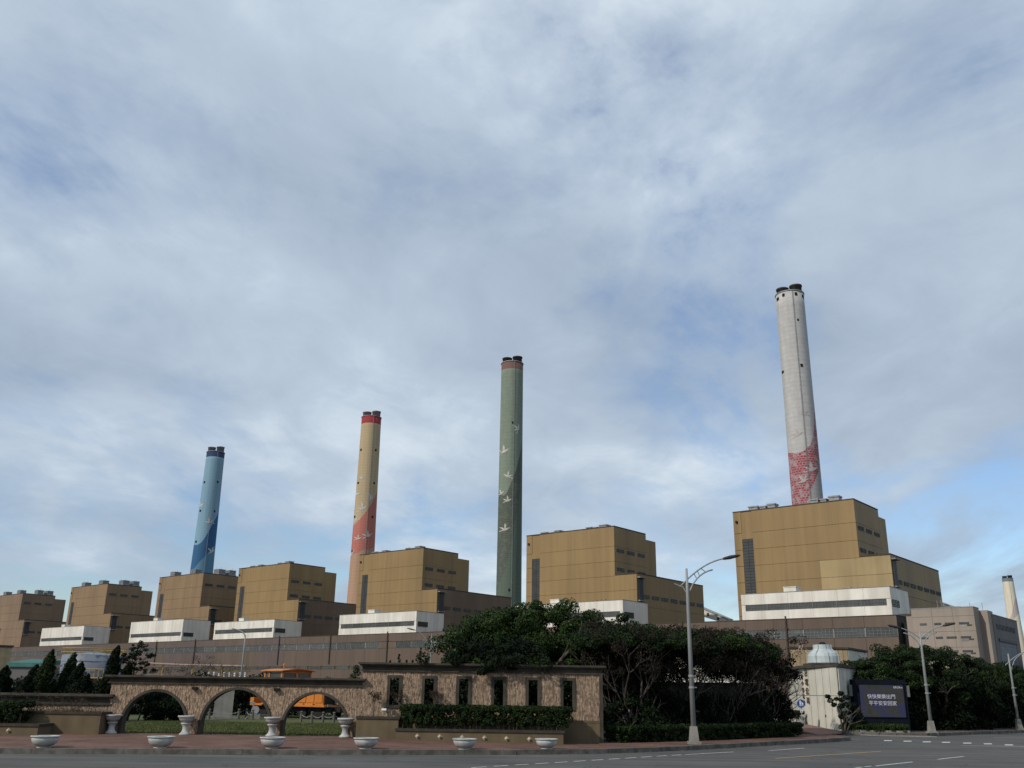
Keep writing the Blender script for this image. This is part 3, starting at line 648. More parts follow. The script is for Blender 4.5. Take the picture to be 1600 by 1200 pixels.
# ------------------------------------------------------------------ the stone boundary wall
WY = 43.5
def cornice(name, x0, x1, z0, z1, m, parent, y=WY):
    h = z1-z0
    b = MB().box(x0+.10, y-.10, z0, x1-.10, y+.45, z0+.14*h)
    b.box(x0+.16, y-.05, z0+.14*h, x1-.16, y+.42, z0+.62*h)
    b.box(x0+.06, y-.18, z0+.62*h, x1-.06, y+.5, z0+.78*h).box(x0, y-.27, z0+.78*h, x1, y+.55, z1)
    return b.build(name, m, parent)
def strips(x0, x1, zb, zt, holes, parent, y=WY):
    """split-stone facing: thousands of narrow uneven pieces, one relief mesh"""
    b = MB(); x = x0
    while x < x1-.03:
        wd = random.uniform(.04, .062); xe = min(x+wd, x1); xm = (x+xe)/2
        segs = [(zb(xm), zt)]
        for hf in holes:
            r_ = hf(xm)
            if r_:
                ns = []
                for (a, c) in segs:
                    if r_[0] > a: ns.append((a, min(c, r_[0])))
                    if r_[1] < c: ns.append((max(a, r_[1]), c))
                segs = [q for q in ns if q[1]-q[0] > .03]
        for (a, c) in segs:
            z = a
            while z < c-.02:
                ze = min(c, z+random.uniform(.06, .24)); d = random.uniform(.008, .038)
                b.box(x+.004, y-d, z+.002, xe-.004, y+.01, ze-.002); z = ze
        x = xe
    o = b.build('stone_facing', m_stone, parent, kind='stuff'); return o
def sliced_wall(x0, x1, zbot, zt, arches, parent, m, name='wall', y0=WY, y1=WY+.4):
    xs = set(np.round(np.linspace(x0, x1, 25), 3))
    for (c, r, zs) in arches: xs |= set(np.round(c-r*np.cos(np.linspace(0, pi, 29)), 4)); 
    ed = sorted(xs); xs = [ed[0]]
    for q in ed[1:]:
        if q-xs[-1] > .002: xs.append(q)
    def bot(x):
        for (c, r, zs) in arches:
            if abs(x-c) < r-.001: return zs+math.sqrt(max(0, r*r-(x-c)**2))
        return zbot
    b = MB()
    for a, c in zip(xs, xs[1:]):
        mid = (a+c)/2; inside = any(abs(mid-q[0]) < q[1] for q in arches)
        def bz(x):
            if not inside: return zbot
            for (cc, r, zs) in arches:
                if abs(mid-cc) < r: return zs+math.sqrt(max(0, r*r-min(r, abs(x-cc))**2))
        za, zc = bz(a), bz(c)
        b.quad((a, y0, za), (c, y0, zc), (c, y0, zt), (a, y0, zt)).quad((c, y1, zc), (a, y1, za), (a, y1, zt), (c, y1, zt))
        if inside: b.quad((a, y1, za), (c, y1, zc), (c, y0, zc), (a, y0, za))
    for (c, r, zs) in arches:
        b.quad((c-r, y0, zbot), (c-r, y1, zbot), (c-r, y1, zs), (c-r, y0, zs)).quad((c+r, y1, zbot), (c+r, y0, zbot), (c+r, y0, zs), (c+r, y1, zs))
    b.quad((x0, y0, zt), (x1, y0, zt), (x1, y1, zt), (x0, y1, zt)).quad((x0, y1, zbot), (x0, y0, zbot), (x0, y0, zt), (x0, y1, zt)).quad((x1, y0, zbot), (x1, y1, zbot), (x1, y1, zt), (x1, y0, zt))
    return b.build(name, m, parent)
aw = empty('arch_wall', (0, 0, 0), 0, 'low stone faced wall with three round arches and a dark cornice', 'wall')
ARCH = [(-15.62, 1.40, .63), (-12.02, 1.50, .66), (-8.49, 1.40, .62)]
sliced_wall(-17.72, -6.52, .0, 2.38, ARCH, aw, m_mort)
def hole_arch(c, r, zs):
    return lambda x: (0, zs+math.sqrt(r*r-(x-c)**2)) if abs(x-c) < r else None
strips(-17.72, -6.42, lambda x: .26, 2.38, [hole_arch(c, r+.10, zs) for c, r, zs in ARCH], aw)
for (c, r, zs) in ARCH:
    b = MB(); pts = [(c-r, .2), (c-r, zs)] + [(c-r*cos(t), zs+r*sin(t)) for t in np.linspace(0, pi, 33)][1:-1] + [(c+r, zs), (c+r, .2)]
    out = [(c-r-.11, .2), (c-r-.11, zs)] + [(c-(r+.11)*cos(t), zs+(r+.11)*sin(t)) for t in np.linspace(0, pi, 33)][1:-1] + [(c+r+.11, zs), (c+r+.11, .2)]
    for k in range(len(pts)-1):
        p, q, p2_, q2_ = pts[k], pts[k+1], out[k], out[k+1]; ya, yb_ = WY-.09, WY+.42
        b.quad((p2_[0], ya, p2_[1]), (q2_[0], ya, q2_[1]), (q[0], ya, q[1]), (p[0], ya, p[1]))
        b.quad((p[0], ya, p[1]), (q[0], ya, q[1]), (q[0], yb_, q[1]), (p[0], yb_, p[1])) 
        b.quad((q2_[0], ya, q2_[1]), (p2_[0], ya, p2_[1]), (p2_[0], WY+.02, p2_[1]), (q2_[0], WY+.02, q2_[1]))
    # inner face sits 4 mm inside the opening
    b.v = [(c+(x-c)*.997, y, z) for (x, y, z) in b.v]
    b.build('arch_trim', m_corn, aw)
cornice('cornice', -17.98, -6.34, 2.36, 2.71, m_corn, aw)
for x in (-13.95, -10.3):
    MB().box(x-.1, WY-.2, 2.13, x+.12, WY-.03, 2.25).build('wall_lamp', m_hold, aw)
lw = empty('low_wall', (0, 0, 0), 0, 'low stone faced wall with dark cornice running off to the left behind bare twigs', 'wall')
MB().box(-40, WY+.02, 0, -17.74, WY+.4, 1.42).build('wall', m_mort, lw)
strips(-30, -17.74, lambda x: .9, 1.42, [], lw, WY+.02)
cornice('cornice', -40, -17.5, 1.42, 1.88, m_corn, lw, WY+.02)
hw = empty('window_wall', (0, 0, 0), 0, 'higher stone faced wall with six narrow framed openings behind the clipped hedge', 'wall')
WINX = [-5.05, -3.50, -1.95, -.385, 1.155, 2.71]
xs_ = [-6.5] + sum([[x-.2, x+.2] for x in WINX], []) + [4.26]
b = MB()
for i in range(0, len(xs_), 2): b.box(xs_[i], WY, 0, xs_[i+1], WY+.4, 3.05)
for x in WINX: b.box(x-.2, WY, 0, x+.2, WY+.4, 1.62).box(x-.2, WY, 2.76, x+.2, WY+.4, 3.05)
b.build('wall', m_mort, hw)
strips(-6.5, 4.12, lambda x: 1.08, 3.05, [(lambda c: (lambda x: (1.5, 2.88) if abs(x-c) < .33 else None))(c) for c in WINX], hw)
for x in WINX:
    fr = MB().box(x-.33, WY-.08, 1.5, x-.2, WY+.42, 2.88).box(x+.2, WY-.08, 1.5, x+.33, WY+.42, 2.88)
    fr.box(x-.2, WY-.08, 2.76, x+.2, WY+.42, 2.88).box(x-.2, WY-.08, 1.5, x+.2, WY+.42, 1.62).build('window_frame', m_corn, hw)
    bl = MB().lathe([(.02, 1.62), (.05, 1.64), (.035, 1.68), (.055, 1.73), (.03, 1.79), (.004, 1.83)], 8, (x, WY+.2)).build('finial', m_corn, hw)
cornice('cornice', -6.70, 4.42, 3.04, 3.42, m_corn, hw)
MB().box(4.12, WY-.1, 0, 4.27, WY+.42, 3.04).build('pilaster', m_corn, hw)
MB().box(-6.5, WY-.06, 0, 4.12, WY, 1.0).box(-6.5, WY-.08, 1.0, 4.12, WY, 1.07).build('plinth', m_olive, hw)

# planters
def planter(name, x0, x1, y0, y1, z1, label, studs=(), ret=None):
    r = empty(name, ((x0+x1)/2, y0, 0), 0, label, 'planter'); cx = (x0+x1)/2
    b = MB().box(x0-cx, 0, 0, x1-cx, .15, z1-.1).box(x0-cx, .15, 0, x0-cx+.15, y1-y0, z1-.1).box(x1-cx-.15, .15, 0, x1-cx, y1-y0, z1-.1); b.build('wall', m_olive, r)
    MB().box(x0-cx-.03, -.05, z1-.1, x1-cx+.05, .22, z1).box(x0-cx-.03, .22, z1-.1, x0-cx+.2, y1-y0, z1).box(x1-cx-.2, .22, z1-.1, x1-cx+.05, y1-y0, z1).build('coping', m_cap, r)
    MB().box(x0-cx+.15, .15, 0, x1-cx-.15, y1-y0, z1-.14).build('soil', m_soil, r)
    for (sx, sz) in studs:
        b = MB(); c = sx-cx; s = .11
        b.v = [(c, -.015, sz-s), (c+s, -.015, sz), (c, -.015, sz+s), (c-s, -.015, sz), (c, -.05, sz)]; b.f = [(0, 1, 4), (1, 2, 4), (2, 3, 4), (3, 0, 4)]
        o = b.build('stud', mat('stud_stone', (.42, .33, .2)) if 'stud_stone' not in bpy.data.materials else bpy.data.materials['stud_stone'], r)
        bb = MB().lathe([(.004, -.055), (.035, -.045), (.05, -.015), (.05, .01), (.03, .035), (.004, .045)], 12); bb.v = [(x+c, z*.8-.05, y+sz) for (x, y, z) in bb.v]
        bb.build('boss', m_urn, o, smooth=True)
    return r
planter('planter', -26, -17.5, 42.3, 43.4, 1.16, 'tall olive planter with dark coping at the left, beside the first arch')
planter('planter', -26, -19.5, 41.0, 42.28, .69, 'short olive planter with one diamond stud in front of the tall left planter', [(-20.7, .42)])
planter('planter', -6.53, -4.70, 42.6, 43.4, 1.15, 'olive planter holding a small forked shrub, right of the third arch')
planter('planter', -4.72, 2.42, 42.0, 43.4, .70, 'long low olive planter with six diamond studs under the clipped hedge', [(-3.8, .40), (-2.85, .395), (-1.89, .385), (-.94, .375), (.0, .36), (.97, .35)])

# plaster bowls and pedestal urns
bowl0 = None
BWL = [(-16.15, 34.62, .50), (-12.38, 35.45, .50), (-8.55, 36.15, .49), (-5.22, 36.75, .49), (-1.58, 37.35, .485), (1.56, 38.5, .47)]
BN = ['leftmost', 'second from the left', 'third from the left', 'fourth from the left', 'fifth from the left', 'rightmost']
BW = ['in front of the left planters', 'in front of the first arch', 'in front of the pier left of the third arch', 'in front of the planter with the forked shrub', 'in front of the studded planter', 'near the right end of the studded planter']
for i, (x, y, s) in enumerate(BWL):
    lb = 'white plaster kerb bowl %s' % BW[i]
    if i == 0:
        o = bowl0 = empty('planter_bowl', (x, y, KH), 0, lb, 'bowl', 'white bowls along the kerb')
        bw = MB().lathe([(.50, .0), (.50, .05), (.42, .09), (.46, .11), (.64, .18), (.82, .33), (.91, .52), (.93, .66), (.90, .68), (.90, .72), (1.0, .75), (1.03, .79), (1.0, .83), (.90, .83), (.84, .74), (.6, .70), (.02, .69)], 36)
        bw.build('bowl', m_urn, o, smooth=True)
        sb = MB().lathe([(.02, .66), (.83, .66), (.8, .76), (.4, .80), (.02, .80)], 24).build('soil', m_soil, o)
    else: o = copy_tree(bowl0); o.location = (x, y, KH); o['label'] = lb
    s *= .95; o.scale = (s, s, s); o.rotation_euler = (0, 0, i*1.1)
urn0 = None
for i, (x, wh) in enumerate(((-17.25, 'left of the first arch'), (-14.02, 'on the pier between the first and second arches'), (-10.25, 'on the pier between the second and third arches'), (-7.05, 'right of the third arch'))):
    lb = 'white pedestal urn standing ' + wh
    if i == 0:
        o = urn0 = empty('pedestal_urn', (x, 43.0, .26), 0, lb, 'urn', 'white pedestal urns against the arch wall')
        MB().lathe([(.25, 0), (.25, .05), (.19, .09), (.145, .16), (.125, .26), (.14, .36), (.19, .43), (.22, .45), (.22, .49), (.13, .51)], 28).build('pedestal', m_urn, o, smooth=True)
        MB().lathe([(.12, .505), (.16, .53), (.26, .58), (.31, .65), (.33, .71), (.37, .73), (.38, .76), (.37, .79), (.30, .79), (.26, .73), (.01, .72)], 28).build('basin', m_urn, o, smooth=True)
    else: o = copy_tree(urn0); o.location = (x, 43.0, .26); o['label'] = lb; o.rotation_euler = (0, 0, i)

# ------------------------------------------------------------------ street lamps
def arc(p0, p1, p2, n=10):
    p0, p1, p2 = map(Vector, (p0, p1, p2)); return [p0*(1-t)**2+p1*2*t*(1-t)+p2*t*t for t in np.linspace(0, 1, n)]
def lamp(x, y, z0, top, arms, label, s=1.0, base=True, low=None, collars=True):
    r = empty('street_lamp', (x, y, z0), 0, label, 'street lamp')
    if base:
        b = MB(); b.prism([(-.27, -.27), (.27, -.27), (.27, .27), (-.27, .27)], -.1, .12)
        i = len(b.v); b.v += [(sx*.2, sy*.2, .12) for sx, sy in ((-1, -1), (1, -1), (1, 1), (-1, 1))] + [(sx*.14, sy*.14, .75) for sx, sy in ((-1, -1), (1, -1), (1, 1), (-1, 1))]
        b.f += [(i, i+1, i+5, i+4), (i+1, i+2, i+6, i+5), (i+2, i+3, i+7, i+6), (i+3, i, i+4, i+7), (i+4, i+5, i+6, i+7)]
        b.build('concrete_base', m_conc, r)
    MB().tube([(0, 0, .7 if base else 0), (0, 0, top-1.2), (0, 0, top)], [.115*s, .075*s, .05*s], 14).build('pole', m_pole, r, smooth=True)
    if collars:
        for z in (2.35, 2.85): MB().tube([(0, 0, z), (0, 0, z+.09)], .13*s, 12).tube([(0, 0, z+.04), (.22, 0, z+.04)], .03, 6).build('collar', m_pole, r)
    for (sx, zA, hx, hz, zB, lx, lz) in arms:
        up = arc((-.35*sx if len(arms) == 1 else 0, 0, zA-(.45 if len(arms) == 1 else 0)), (hx*.42*sx, 0, hz-.02*(hz-zA)-.15), (hx*sx, 0, hz), 14)
        MB().tube(up, .035*s, 8).build('upper_arm', m_pole, r, smooth=True)
        lo = arc((.05*sx, 0, zB), (lx*.35*sx, 0, zB+(lz-zB)*.85), (lx*sx, 0, lz), 10)
        MB().tube(lo, .035*s, 8).build('lower_arm', m_pole, r, smooth=True)
        for k, f in enumerate((.35, .55, .75)):
            a = lo[int(f*9)+1]; c = min(up, key=lambda q: abs((q.x-a.x)*.8-(a.z-q.z)*-.9+.2*sx*0) if q.z > a.z else 9)
            c = min([q for q in up], key=lambda q: (q-(a+Vector((-.3*sx*s, 0, .35*s)))).length)
            MB().tube([a, c], .022*s, 6).build('rung', m_pole, r)
        h = Vector((hx*sx, 0, hz)); d = Vector((sx, 0, .22)).normalized()
        b = MB().tube([h-d*.1, h, h+d*.25, h+d*.62, h+d*.75], [.05*s, .07*s, .09*s, .07*s, .02*s], 10); b.v = [(vx, vy*1.8, vz) for vx, vy, vz in b.v]
        b.build('lamp_head', m_lamp, r, smooth=True)
    return r
lamp(8.35, 43.9, .16, 7.72, [(1, 7.3, 1.85, 8.22, 6.55, 1.23, 7.68)], 'tall grey street lamp with one curved laddered arm on the near pavement')
MB().tube([(-.02, 0, 6.55), (-.2, 0, 6.85), (-.6, 0, 7.0)], .03, 8).build('brace', m_pole, bpy.data.objects['street_lamp'])
lamp(26.66, 61.6, .14, 6.22, [(1, 5.72, 1.65, 6.58, 5.2, 1.1, 6.15), (-1, 5.72, 1.3, 6.40, 5.2, 1.05, 6.08)], 'grey street lamp with two laddered arms beside the LED board', .95)
lamp(37.1, 71.0, .14, 5.3, [(1, 4.9, 1.65, 5.55, 4.1, 1.1, 5.3)], 'grey street lamp at the right edge by the receding trees', .9)
lamp(-22.0, 80, .2, 6.2, [], 'thin white lamp post with a curved top above the left part of the arch wall', .8, base=False, collars=False)
q = [o for o in bpy.data.objects if o.name.startswith('street_lamp')][-1]
MB().tube(arc((0, 0, 6.0), (-.05, 0, 6.55), (-1.2, 0, 6.7)), .05, 8).build('arm', m_pole, q, smooth=True)
lamp(-8.0, 100, .2, 7.6, [(1, 6.0, 1.0, 7.3, 5.4, .7, 6.9), (-1, 6.0, 1.9, 8.0, 5.4, .9, 7.0)], 'distant double armed lamp in front of the brown hall, left of the big tree', .8, base=False, collars=False)

# ------------------------------------------------------------------ locomotive on display
lc = empty('locomotive', (-16.3, 70, .2), atan2(-.6, .8), 'orange shunting locomotive with windowed cab on display behind the arches', 'locomotive')
b = MB().box(-2, 0, .9, 0, 2.8, 1.35)
for (x0, y0, x1, y1) in ((-2, 0, -1.86, .14), (-.14, 0, 0, .14), (-2, 2.66, -1.86, 2.8), (-.14, 2.66, 0, 2.8), (-1.5, 0, -1.36, .1), (-.1, 1.33, 0, 1.47)): b.box(x0, y0, 2.7, x1, y1, 3.2)
b.box(-2, 0, 1.35, 0, 2.8, 2.72).box(-2, 0, 3.13, 0, 2.8, 3.24)
b.build('cab', m_orange, lc)
for (x0, x1) in ((-1.86, -1.5), (-1.36, -.14)):
    MB().box(x0, .05, 2.72, x1, .09, 3.13).build('cab_window', m_glass, lc)
for (y0, y1) in ((.14, 1.33), (1.47, 2.66)): MB().box(-.09, y0, 2.72, -.05, y1, 3.13).build('cab_window', m_glass, lc)
MB().box(-1.9, 2.7, 2.7, -.1, 2.75, 3.13).box(-1.95, .1, 2.7, -1.9, 2.7, 3.13).build('cab_window', m_glass, lc)
b = MB(); n = 12; i0 = 0
for x in (-2.2, .25):
    for k in range(n+1):
        y = -.2+3.2*k/n; z = 3.25+.15*sin(pi*k/n); b.v.append((x, y, z))
    for k in range(n+1):
        y = -.2+3.2*k/n; z = 3.19+.15*sin(pi*k/n); b.v.append((x, y, z))
m_ = 2*(n+1)
for k in range(n):
    b.f += [(k, k+1, m_+k+1, m_+k), (n+1+k+1, n+1+k, m_+n+1+k, m_+n+1+k+1), (k+1, k, n+1+k, n+1+k+1), (m_+k, m_+k+1, m_+n+1+k+1, m_+n+1+k)]
b.f += [(0, m_, m_+n+1, n+1), (n, 2*n+1, m_+2*n+1, m_+n)]
b.build('cab_roof', m_orange, lc)
MB().prism([(-.06, .0), (.0, .0), (.0, 2.8), (-.06, 2.8)], 3.1, 3.3).build('cab_end', m_orange, lc)
MB().lathe([(.06, 3.45), (.06, 3.6), (.1, 3.62), (.09, 3.72), (.01, 3.76)], 10, (-1.3, 1.2)).build('beacon', m_orange, lc)
MB().box(.01, .2, .95, 4.3, 2.6, 2.3).build('hood', m_orange, lc)
for k in range(5): MB().box(.12+k*.84, .15, 1.1, .86+k*.84, .2, 2.1).build('hood_door', m_orange, lc)
for k in range(16): MB().box(.2+k*.26, .12, .96, .32+k*.26, .2, 1.02).build('rivet_row', m_trim, lc) if k % 4 == 0 else None
MB().box(4.3, .3, 1.0, 4.36, 2.5, 2.2).build('radiator_grille', m_black, lc)
MB().box(-3.3, 0, .82, -2, 2.8, .95).box(0, -.05, .82, 4.7, 2.85, .95).box(-3.3, 0, .95, -2.9, 2.8, 1.35).build('footplate', m_orange, lc)
MB().box(-3.2, .5, .45, 4.6, 2.3, .82).build('underframe', m_black, lc)
for x in (-2.2, .2, 2.0, 3.6):
    for y in (.45, 2.2):
        b = MB().lathe([(.42, -.06), (.42, .06), (.36, .06), (.34, .03), (.1, .03)], 20); b.v = [(vx+x, vz+y, vy+.42) for vx, vy, vz in b.v]; b.build('wheel', m_black, lc)
MB().box(4.7, .9, .5, 5.3, 1.9, .8).build('coupler', m_black, lc)
for y in (.5, 2.3): MB().box(-5, y-.05, -.02, 7, y+.05, .02).build('rail', m_pipe, lc)
MB().box(4.75, .2, .85, 4.8, .6, 1.0).box(4.4, 1.2, 1.0, 4.8, 2.4, 1.5).build('end_box', m_conc, lc)

# concrete block, machine, posts and chain on the lawn
bk = empty('concrete_monument', (-19.15, 66, .2), .3, 'pale tapered concrete block on a stepped base seen through the middle arch', 'monument')
b = MB(); b.v = [(-.62, -.35, .15), (.62, -.35, .15), (.62, .35, .15), (-.62, .35, .15), (-.5, -.28, 2.3), (.62, -.28, 2.3), (.62, .28, 2.3), (-.5, .28, 2.3)]
b.f = [(3, 2, 1, 0), (4, 5, 6, 7), (0, 1, 5, 4), (1, 2, 6, 5), (2, 3, 7, 6), (3, 0, 4, 7)]; b.build('block', m_conc, bk)
MB().box(-.95, -.7, -.05, 1.0, .7, .15).build('base', m_conc, bk)
mc = empty('display_machine', (-17.1, 66.5, .2), .2, 'small grey machine part on show in the middle arch', 'machine')
MB().box(-.3, -.25, 0, .35, .25, .35).build('base', m_conc, mc)
b = MB().lathe([(.26, -.1), (.26, .1), (.2, .1), (.2, .06), (.05, .06)], 16); b.v = [(vx, vz, vy+.6) for vx, vy, vz in b.v]; b.build('wheel', m_vent, mc)
MB().tube([(-.6, 0, 0), (-.1, 0, .7), (-.25, 0, 1.15)], .05, 7).tube([(-.4, 0, 1.1), (.0, 0, 1.0)], .05, 7).build('lever', m_vent, mc)
pm0 = MB().lathe([(.085, -.1), (.085, .50), (.055, .52), (.055, .55), (.095, .58), (.095, .62), (.04, .66)], 12).mesh('post', mat('post_paint', (.13, .12, .095), (.09, .085, .065), 8))
PST = [(-21.3, 68.2, 'left of the concrete monument'), (-19.6, 64.6, 'in front of the concrete monument'), (-17.95, 65.6, 'just right of the concrete monument, nearer of two'), (-17.7, 66.6, 'just right of the concrete monument, farther of two'), (-16.75, 64.6, 'in front of the small grey machine'), (-15.5, 65.5, 'right of the small grey machine'), (-14.0, 63.5, 'leftmost in the third arch'), (-12.6, 60.9, 'second in the third arch'), (-11.75, 60.9, 'third in the third arch'), (-10.95, 60.9, 'fourth in the third arch'), (-10.3, 62.2, 'rightmost in the third arch')]
PST[6:] = [(-13.0, 62.0, 'leftmost in the third arch'), (-12.2, 61.4, 'second in the third arch'), (-11.45, 61.1, 'middle one in the third arch'), (-10.75, 61.0, 'second from the right in the third arch'), (-10.2, 62.6, 'rightmost in the third arch')]
for (x, y, wh) in PST:
    o = link('chain_post', pm0, loc=(x, y, .22)); tag(o, 'short grey chain post on the lawn, ' + wh, 'post', 'chain posts round the exhibits')
for i, (a, c) in enumerate(zip(PST, PST[1:])):
    if i in (2, 5): continue
    pts = [(a[0]+(c[0]-a[0])*t, a[1]+(c[1]-a[1])*t, .68-.55*t*(1-t)*1.2) for t in np.linspace(0, 1, 8)]
    nmz = ['between the two leftmost posts', 'at the monument front', '', 'between the monument and the machine', 'behind the machine', '', 'leftmost in the third arch', 'second in the third arch', 'third in the third arch', 'rightmost in the third arch'][i]
    tag(MB().tube(pts, .018, 5).build('chain', m_vent), 'thin sagging chain on the lawn, ' + nmz, 'chain', 'chains between the posts')

# ------------------------------------------------------------------ gate building, LED board, sign
gb = empty('gate_building', (21.2, 62, 0), 0, 'pale panelled gate building with bronze characters and a sharp lit corner', 'building')
off = lambda p: (p[0]-21.2, p[1]-62)
GP = [(21.2, 62), (20.5, 67), (22.4, 77), (33, 80), (25.2, 68)]
MB().prism([off(p) for p in GP], 0, 4.05).build('wall', m_trim, gb)
def face_panels(a, c, n, rows, m, parent, out=.06, nm='wall_panel'):
    a, c = Vector(a), Vector(c); d = (c-a)/n; gap_ = .035/d.length; nrm = Vector((d.y, -d.x)).normalized()*out
    if nrm.dot(Vector((22.5, 69))-(a+c)/2) > 0: nrm = -nrm
    for i in range(n):
        p, q_ = a+d*i+d*gap_, a+d*(i+1)-d*gap_
        for (z0, z1) in rows:
            MB().prism([off(p), off(q_), off(q_+nrm), off(p+nrm)], z0, z1).build(nm, m, parent)
rw = [(.15, 2.27), (2.3, 4.02)]
face_panels((21.2, 62), (20.5, 67), 5, rw, m_gatep, gb); face_panels((20.5, 67), (22.4, 77), 7, rw, m_gatep, gb); face_panels((21.22, 62.02), (25.2, 68), 7, rw, m_gatep, gb)
GPo = [(21.2, 61.75), (20.2, 67), (22.1, 77.3), (33.3, 80.3), (25.5, 67.9)]
MB().prism([off(p) for p in GPo], 4.05, 4.24).build('roof_edge', m_corn, gb)
def text_mesh(txt, size, m, name, mw, extrude=.01, parent=None, spacing=1.0):
    c = bpy.data.curves.new('text', 'FONT'); c.body = txt; c.size = size; c.extrude = extrude; c.align_x = 'CENTER'; c.align_y = 'CENTER'; c.space_character = spacing
    c.resolution_u = 3
    o = bpy.data.objects.new('tmp', c); COL.objects.link(o); bpy.context.view_layer.update()
    dg = bpy.context.evaluated_depsgraph_get(); me = bpy.data.meshes.new_from_object(o.evaluated_get(dg)); bpy.data.objects.remove(o)
    me.materials.clear(); me.materials.append(m)
    r = link(name, me, parent); r.matrix_local = mw; return r
# characters on the lit left face
dL = Vector((20.5-21.2, 67-62, 0)).normalized(); nL = Vector((dL.y*-1, dL.x, 0)).normalized()
nL = Vector((-dL.y, dL.x, 0)); nL = nL if nL.x < 0 else -nL
def wallmat(dist, z, out=.09):
    p = dL*dist + nL*out; X = -dL; Z = Vector((0, 0, 1)); Y = nL
    return Matrix(((X.x, Z.x, Y.x, p.x), (X.y, Z.y, Y.y, p.y), (X.z, Z.z, Y.z, z), (0, 0, 0, 1)))
for k, ch in enumerate('台電公司'): text_mesh(ch, .50, m_brz, 'letter', wallmat(4.35, 3.72-k*.60), .03, gb)
for k, ch in enumerate('台中發電廠'): text_mesh(ch, .34, m_brz, 'letter', wallmat(5.0, 3.45-k*.42), .02, gb)
# wall lamp
MB().box(-.35, 1.9, .95, -.15, 2.2, 1.1).build('wall_lamp', m_dark, gb)
ct = empty('cooling_tower', (22.9, 69.6, 4.24), 0, 'rounded white cooling tower on the gate building roof', 'cooling tower')
MB().lathe([(1.12, .25), (1.15, .3), (1.12, .75), (1.02, .98), (.8, 1.1), (.66, 1.25), (.64, 1.55), (.55, 1.56)], 24).build('shell', m_tower, ct)
for k in range(8):
    t = 2*pi*k/8; MB().tube([(r_*cos(t), r_*sin(t), z) for r_, z in ((1.17, .25), (1.16, .75), (1.05, 1.0), (.82, 1.13), (.68, 1.28), (.66, 1.56))], .03, 5).build('rib', m_urn, ct)
MB().box(-1.35, -1.2, 0, 1.35, 1.2, .12).box(-1.2, -1.1, .12, 1.2, 1.1, .25).build('basin', m_corn, ct)
MB().lathe([(.25, 1.56), (.25, 1.66), (.18, 1.74), (.02, 1.78)], 12).build('motor_cap', m_dark, ct)
bb = empty('back_block', (23.6, 79.5, 0), 0, 'tan panelled block rising behind the white cooling tower', 'building')
QB = [(0, .5), (4.6, 0), (8, 5), (3.4, 6.5)]
MB().prism(QB, 0, 5.95).build('wall', m_mort, bb)
for k in range(12):
    a = Vector(QB[0]).lerp(Vector(QB[1]), (k+.04)/12); c = Vector(QB[0]).lerp(Vector(QB[1]), (k+.96)/12)
    MB().prism([a, c, c+Vector((-.006, -.06)), a+Vector((-.006, -.06))], 3, 5.9).build('wall_panel', m_tanp, bb)
for k in range(8):
    a = Vector(QB[1]).lerp(Vector(QB[2]), (k+.04)/8); c = Vector(QB[1]).lerp(Vector(QB[2]), (k+.96)/8)
    MB().prism([a, c, c+Vector((.05, -.035)), a+Vector((.05, -.035))], 3, 5.9).build('wall_panel', m_gatep, bb)
MB().prism([(-.15, .4), (4.65, -.15), (8.2, 5), (3.4, 6.7)], 5.95, 6.12).build('roof_edge', m_corn, bb)
og = empty('orange_trestle', (23.9, 77.5, 4.2), .2, 'small orange steel trestle beside the cooling tower', 'trestle')
MB().tube([(-.6, 0, 0), (0, 0, 1.95), (.6, 0, 1.3)], .04, 5).tube([(-.2, 0, 1.9), (-.7, 0, 1.2)], .04, 5).tube([(-.2, .5, 2.0), (.5, .5, 1.3)], .04, 5).build('frame', m_pipe, og)
# long roofline glimpsed through the trees
gh = empty('guard_canopy', (6, 73, 0), 0, 'pale flat roofed guard house glimpsed through the tree trunks', 'building')
MB().box(0, .4, 0, 12.6, 5, 3.1).build('wall', m_dark, gh); MB().box(-.3, -.5, 3.1, 13.2, 5.3, 3.36).build('fascia', m_white, gh)
MB().box(.5, 1, 3.36, 12, 5, 4.6).build('upper_wall', m_gatep, gh)
MB().box(2, .3, .9, 3.2, .4, 1.9).box(5.4, .3, .9, 6.3, .4, 1.9).build('window', m_conc, gh)

ld = empty('led_board', (24.3, 63.2, .14), 0, 'dark free standing LED notice board with two lines of white characters', 'display board')
MB().box(-1.75, 0, 0, 1.72, .55, 3.2).build('housing', m_ledf, ld)
MB().box(-1.42, -.05, .84, -1.36, 0, 2.92).box(1.50, -.05, .84, 1.56, 0, 2.92).box(-1.42, -.05, 2.86, 1.56, 0, 2.92).box(-1.42, -.05, .84, 1.56, 0, .90).build('bezel', m_ledf, ld)
m = bpy.data.materials.new('led_screen'); m.use_nodes = True; nt = m.node_tree; N = nt.nodes.new; Lk = nt.links.new
b_ = nt.nodes['Principled BSDF']; b_.inputs['Base Color'].default_value = (.008, .008, .010, 1); b_.inputs['Roughness'].default_value = .9; b_.inputs['Specular IOR Level'].default_value = .1
t = N('ShaderNodeTexCoord'); s_ = N('ShaderNodeSeparateXYZ'); Lk(t.outputs['Object'], s_.inputs[0])
nn = N('ShaderNodeTexNoise'); nn.inputs['Scale'].default_value = 1.1; nn.inputs['Detail'].default_value = 3; Lk(t.outputs['Object'], nn.inputs[0])
vo = N('ShaderNodeTexVoronoi'); vo.inputs['Scale'].default_value = 1.3; vo.distance = 'CHEBYCHEV'; Lk(t.outputs['Object'], vo.inputs[0])
f = mth('ADD', mth('MULTIPLY', vo.outputs[0], .6), mth('MULTIPLY', nn.outputs[0], .5))
c_ = ramp(f, [(.28, (.030, .034, .100)), (.45, (.034, .036, .075)), (.56, (.042, .044, .038)), (.75, (.028, .028, .026))])
Lk(c_, b_.inputs['Emission Color']); b_.inputs['Emission Strength'].default_value = .75
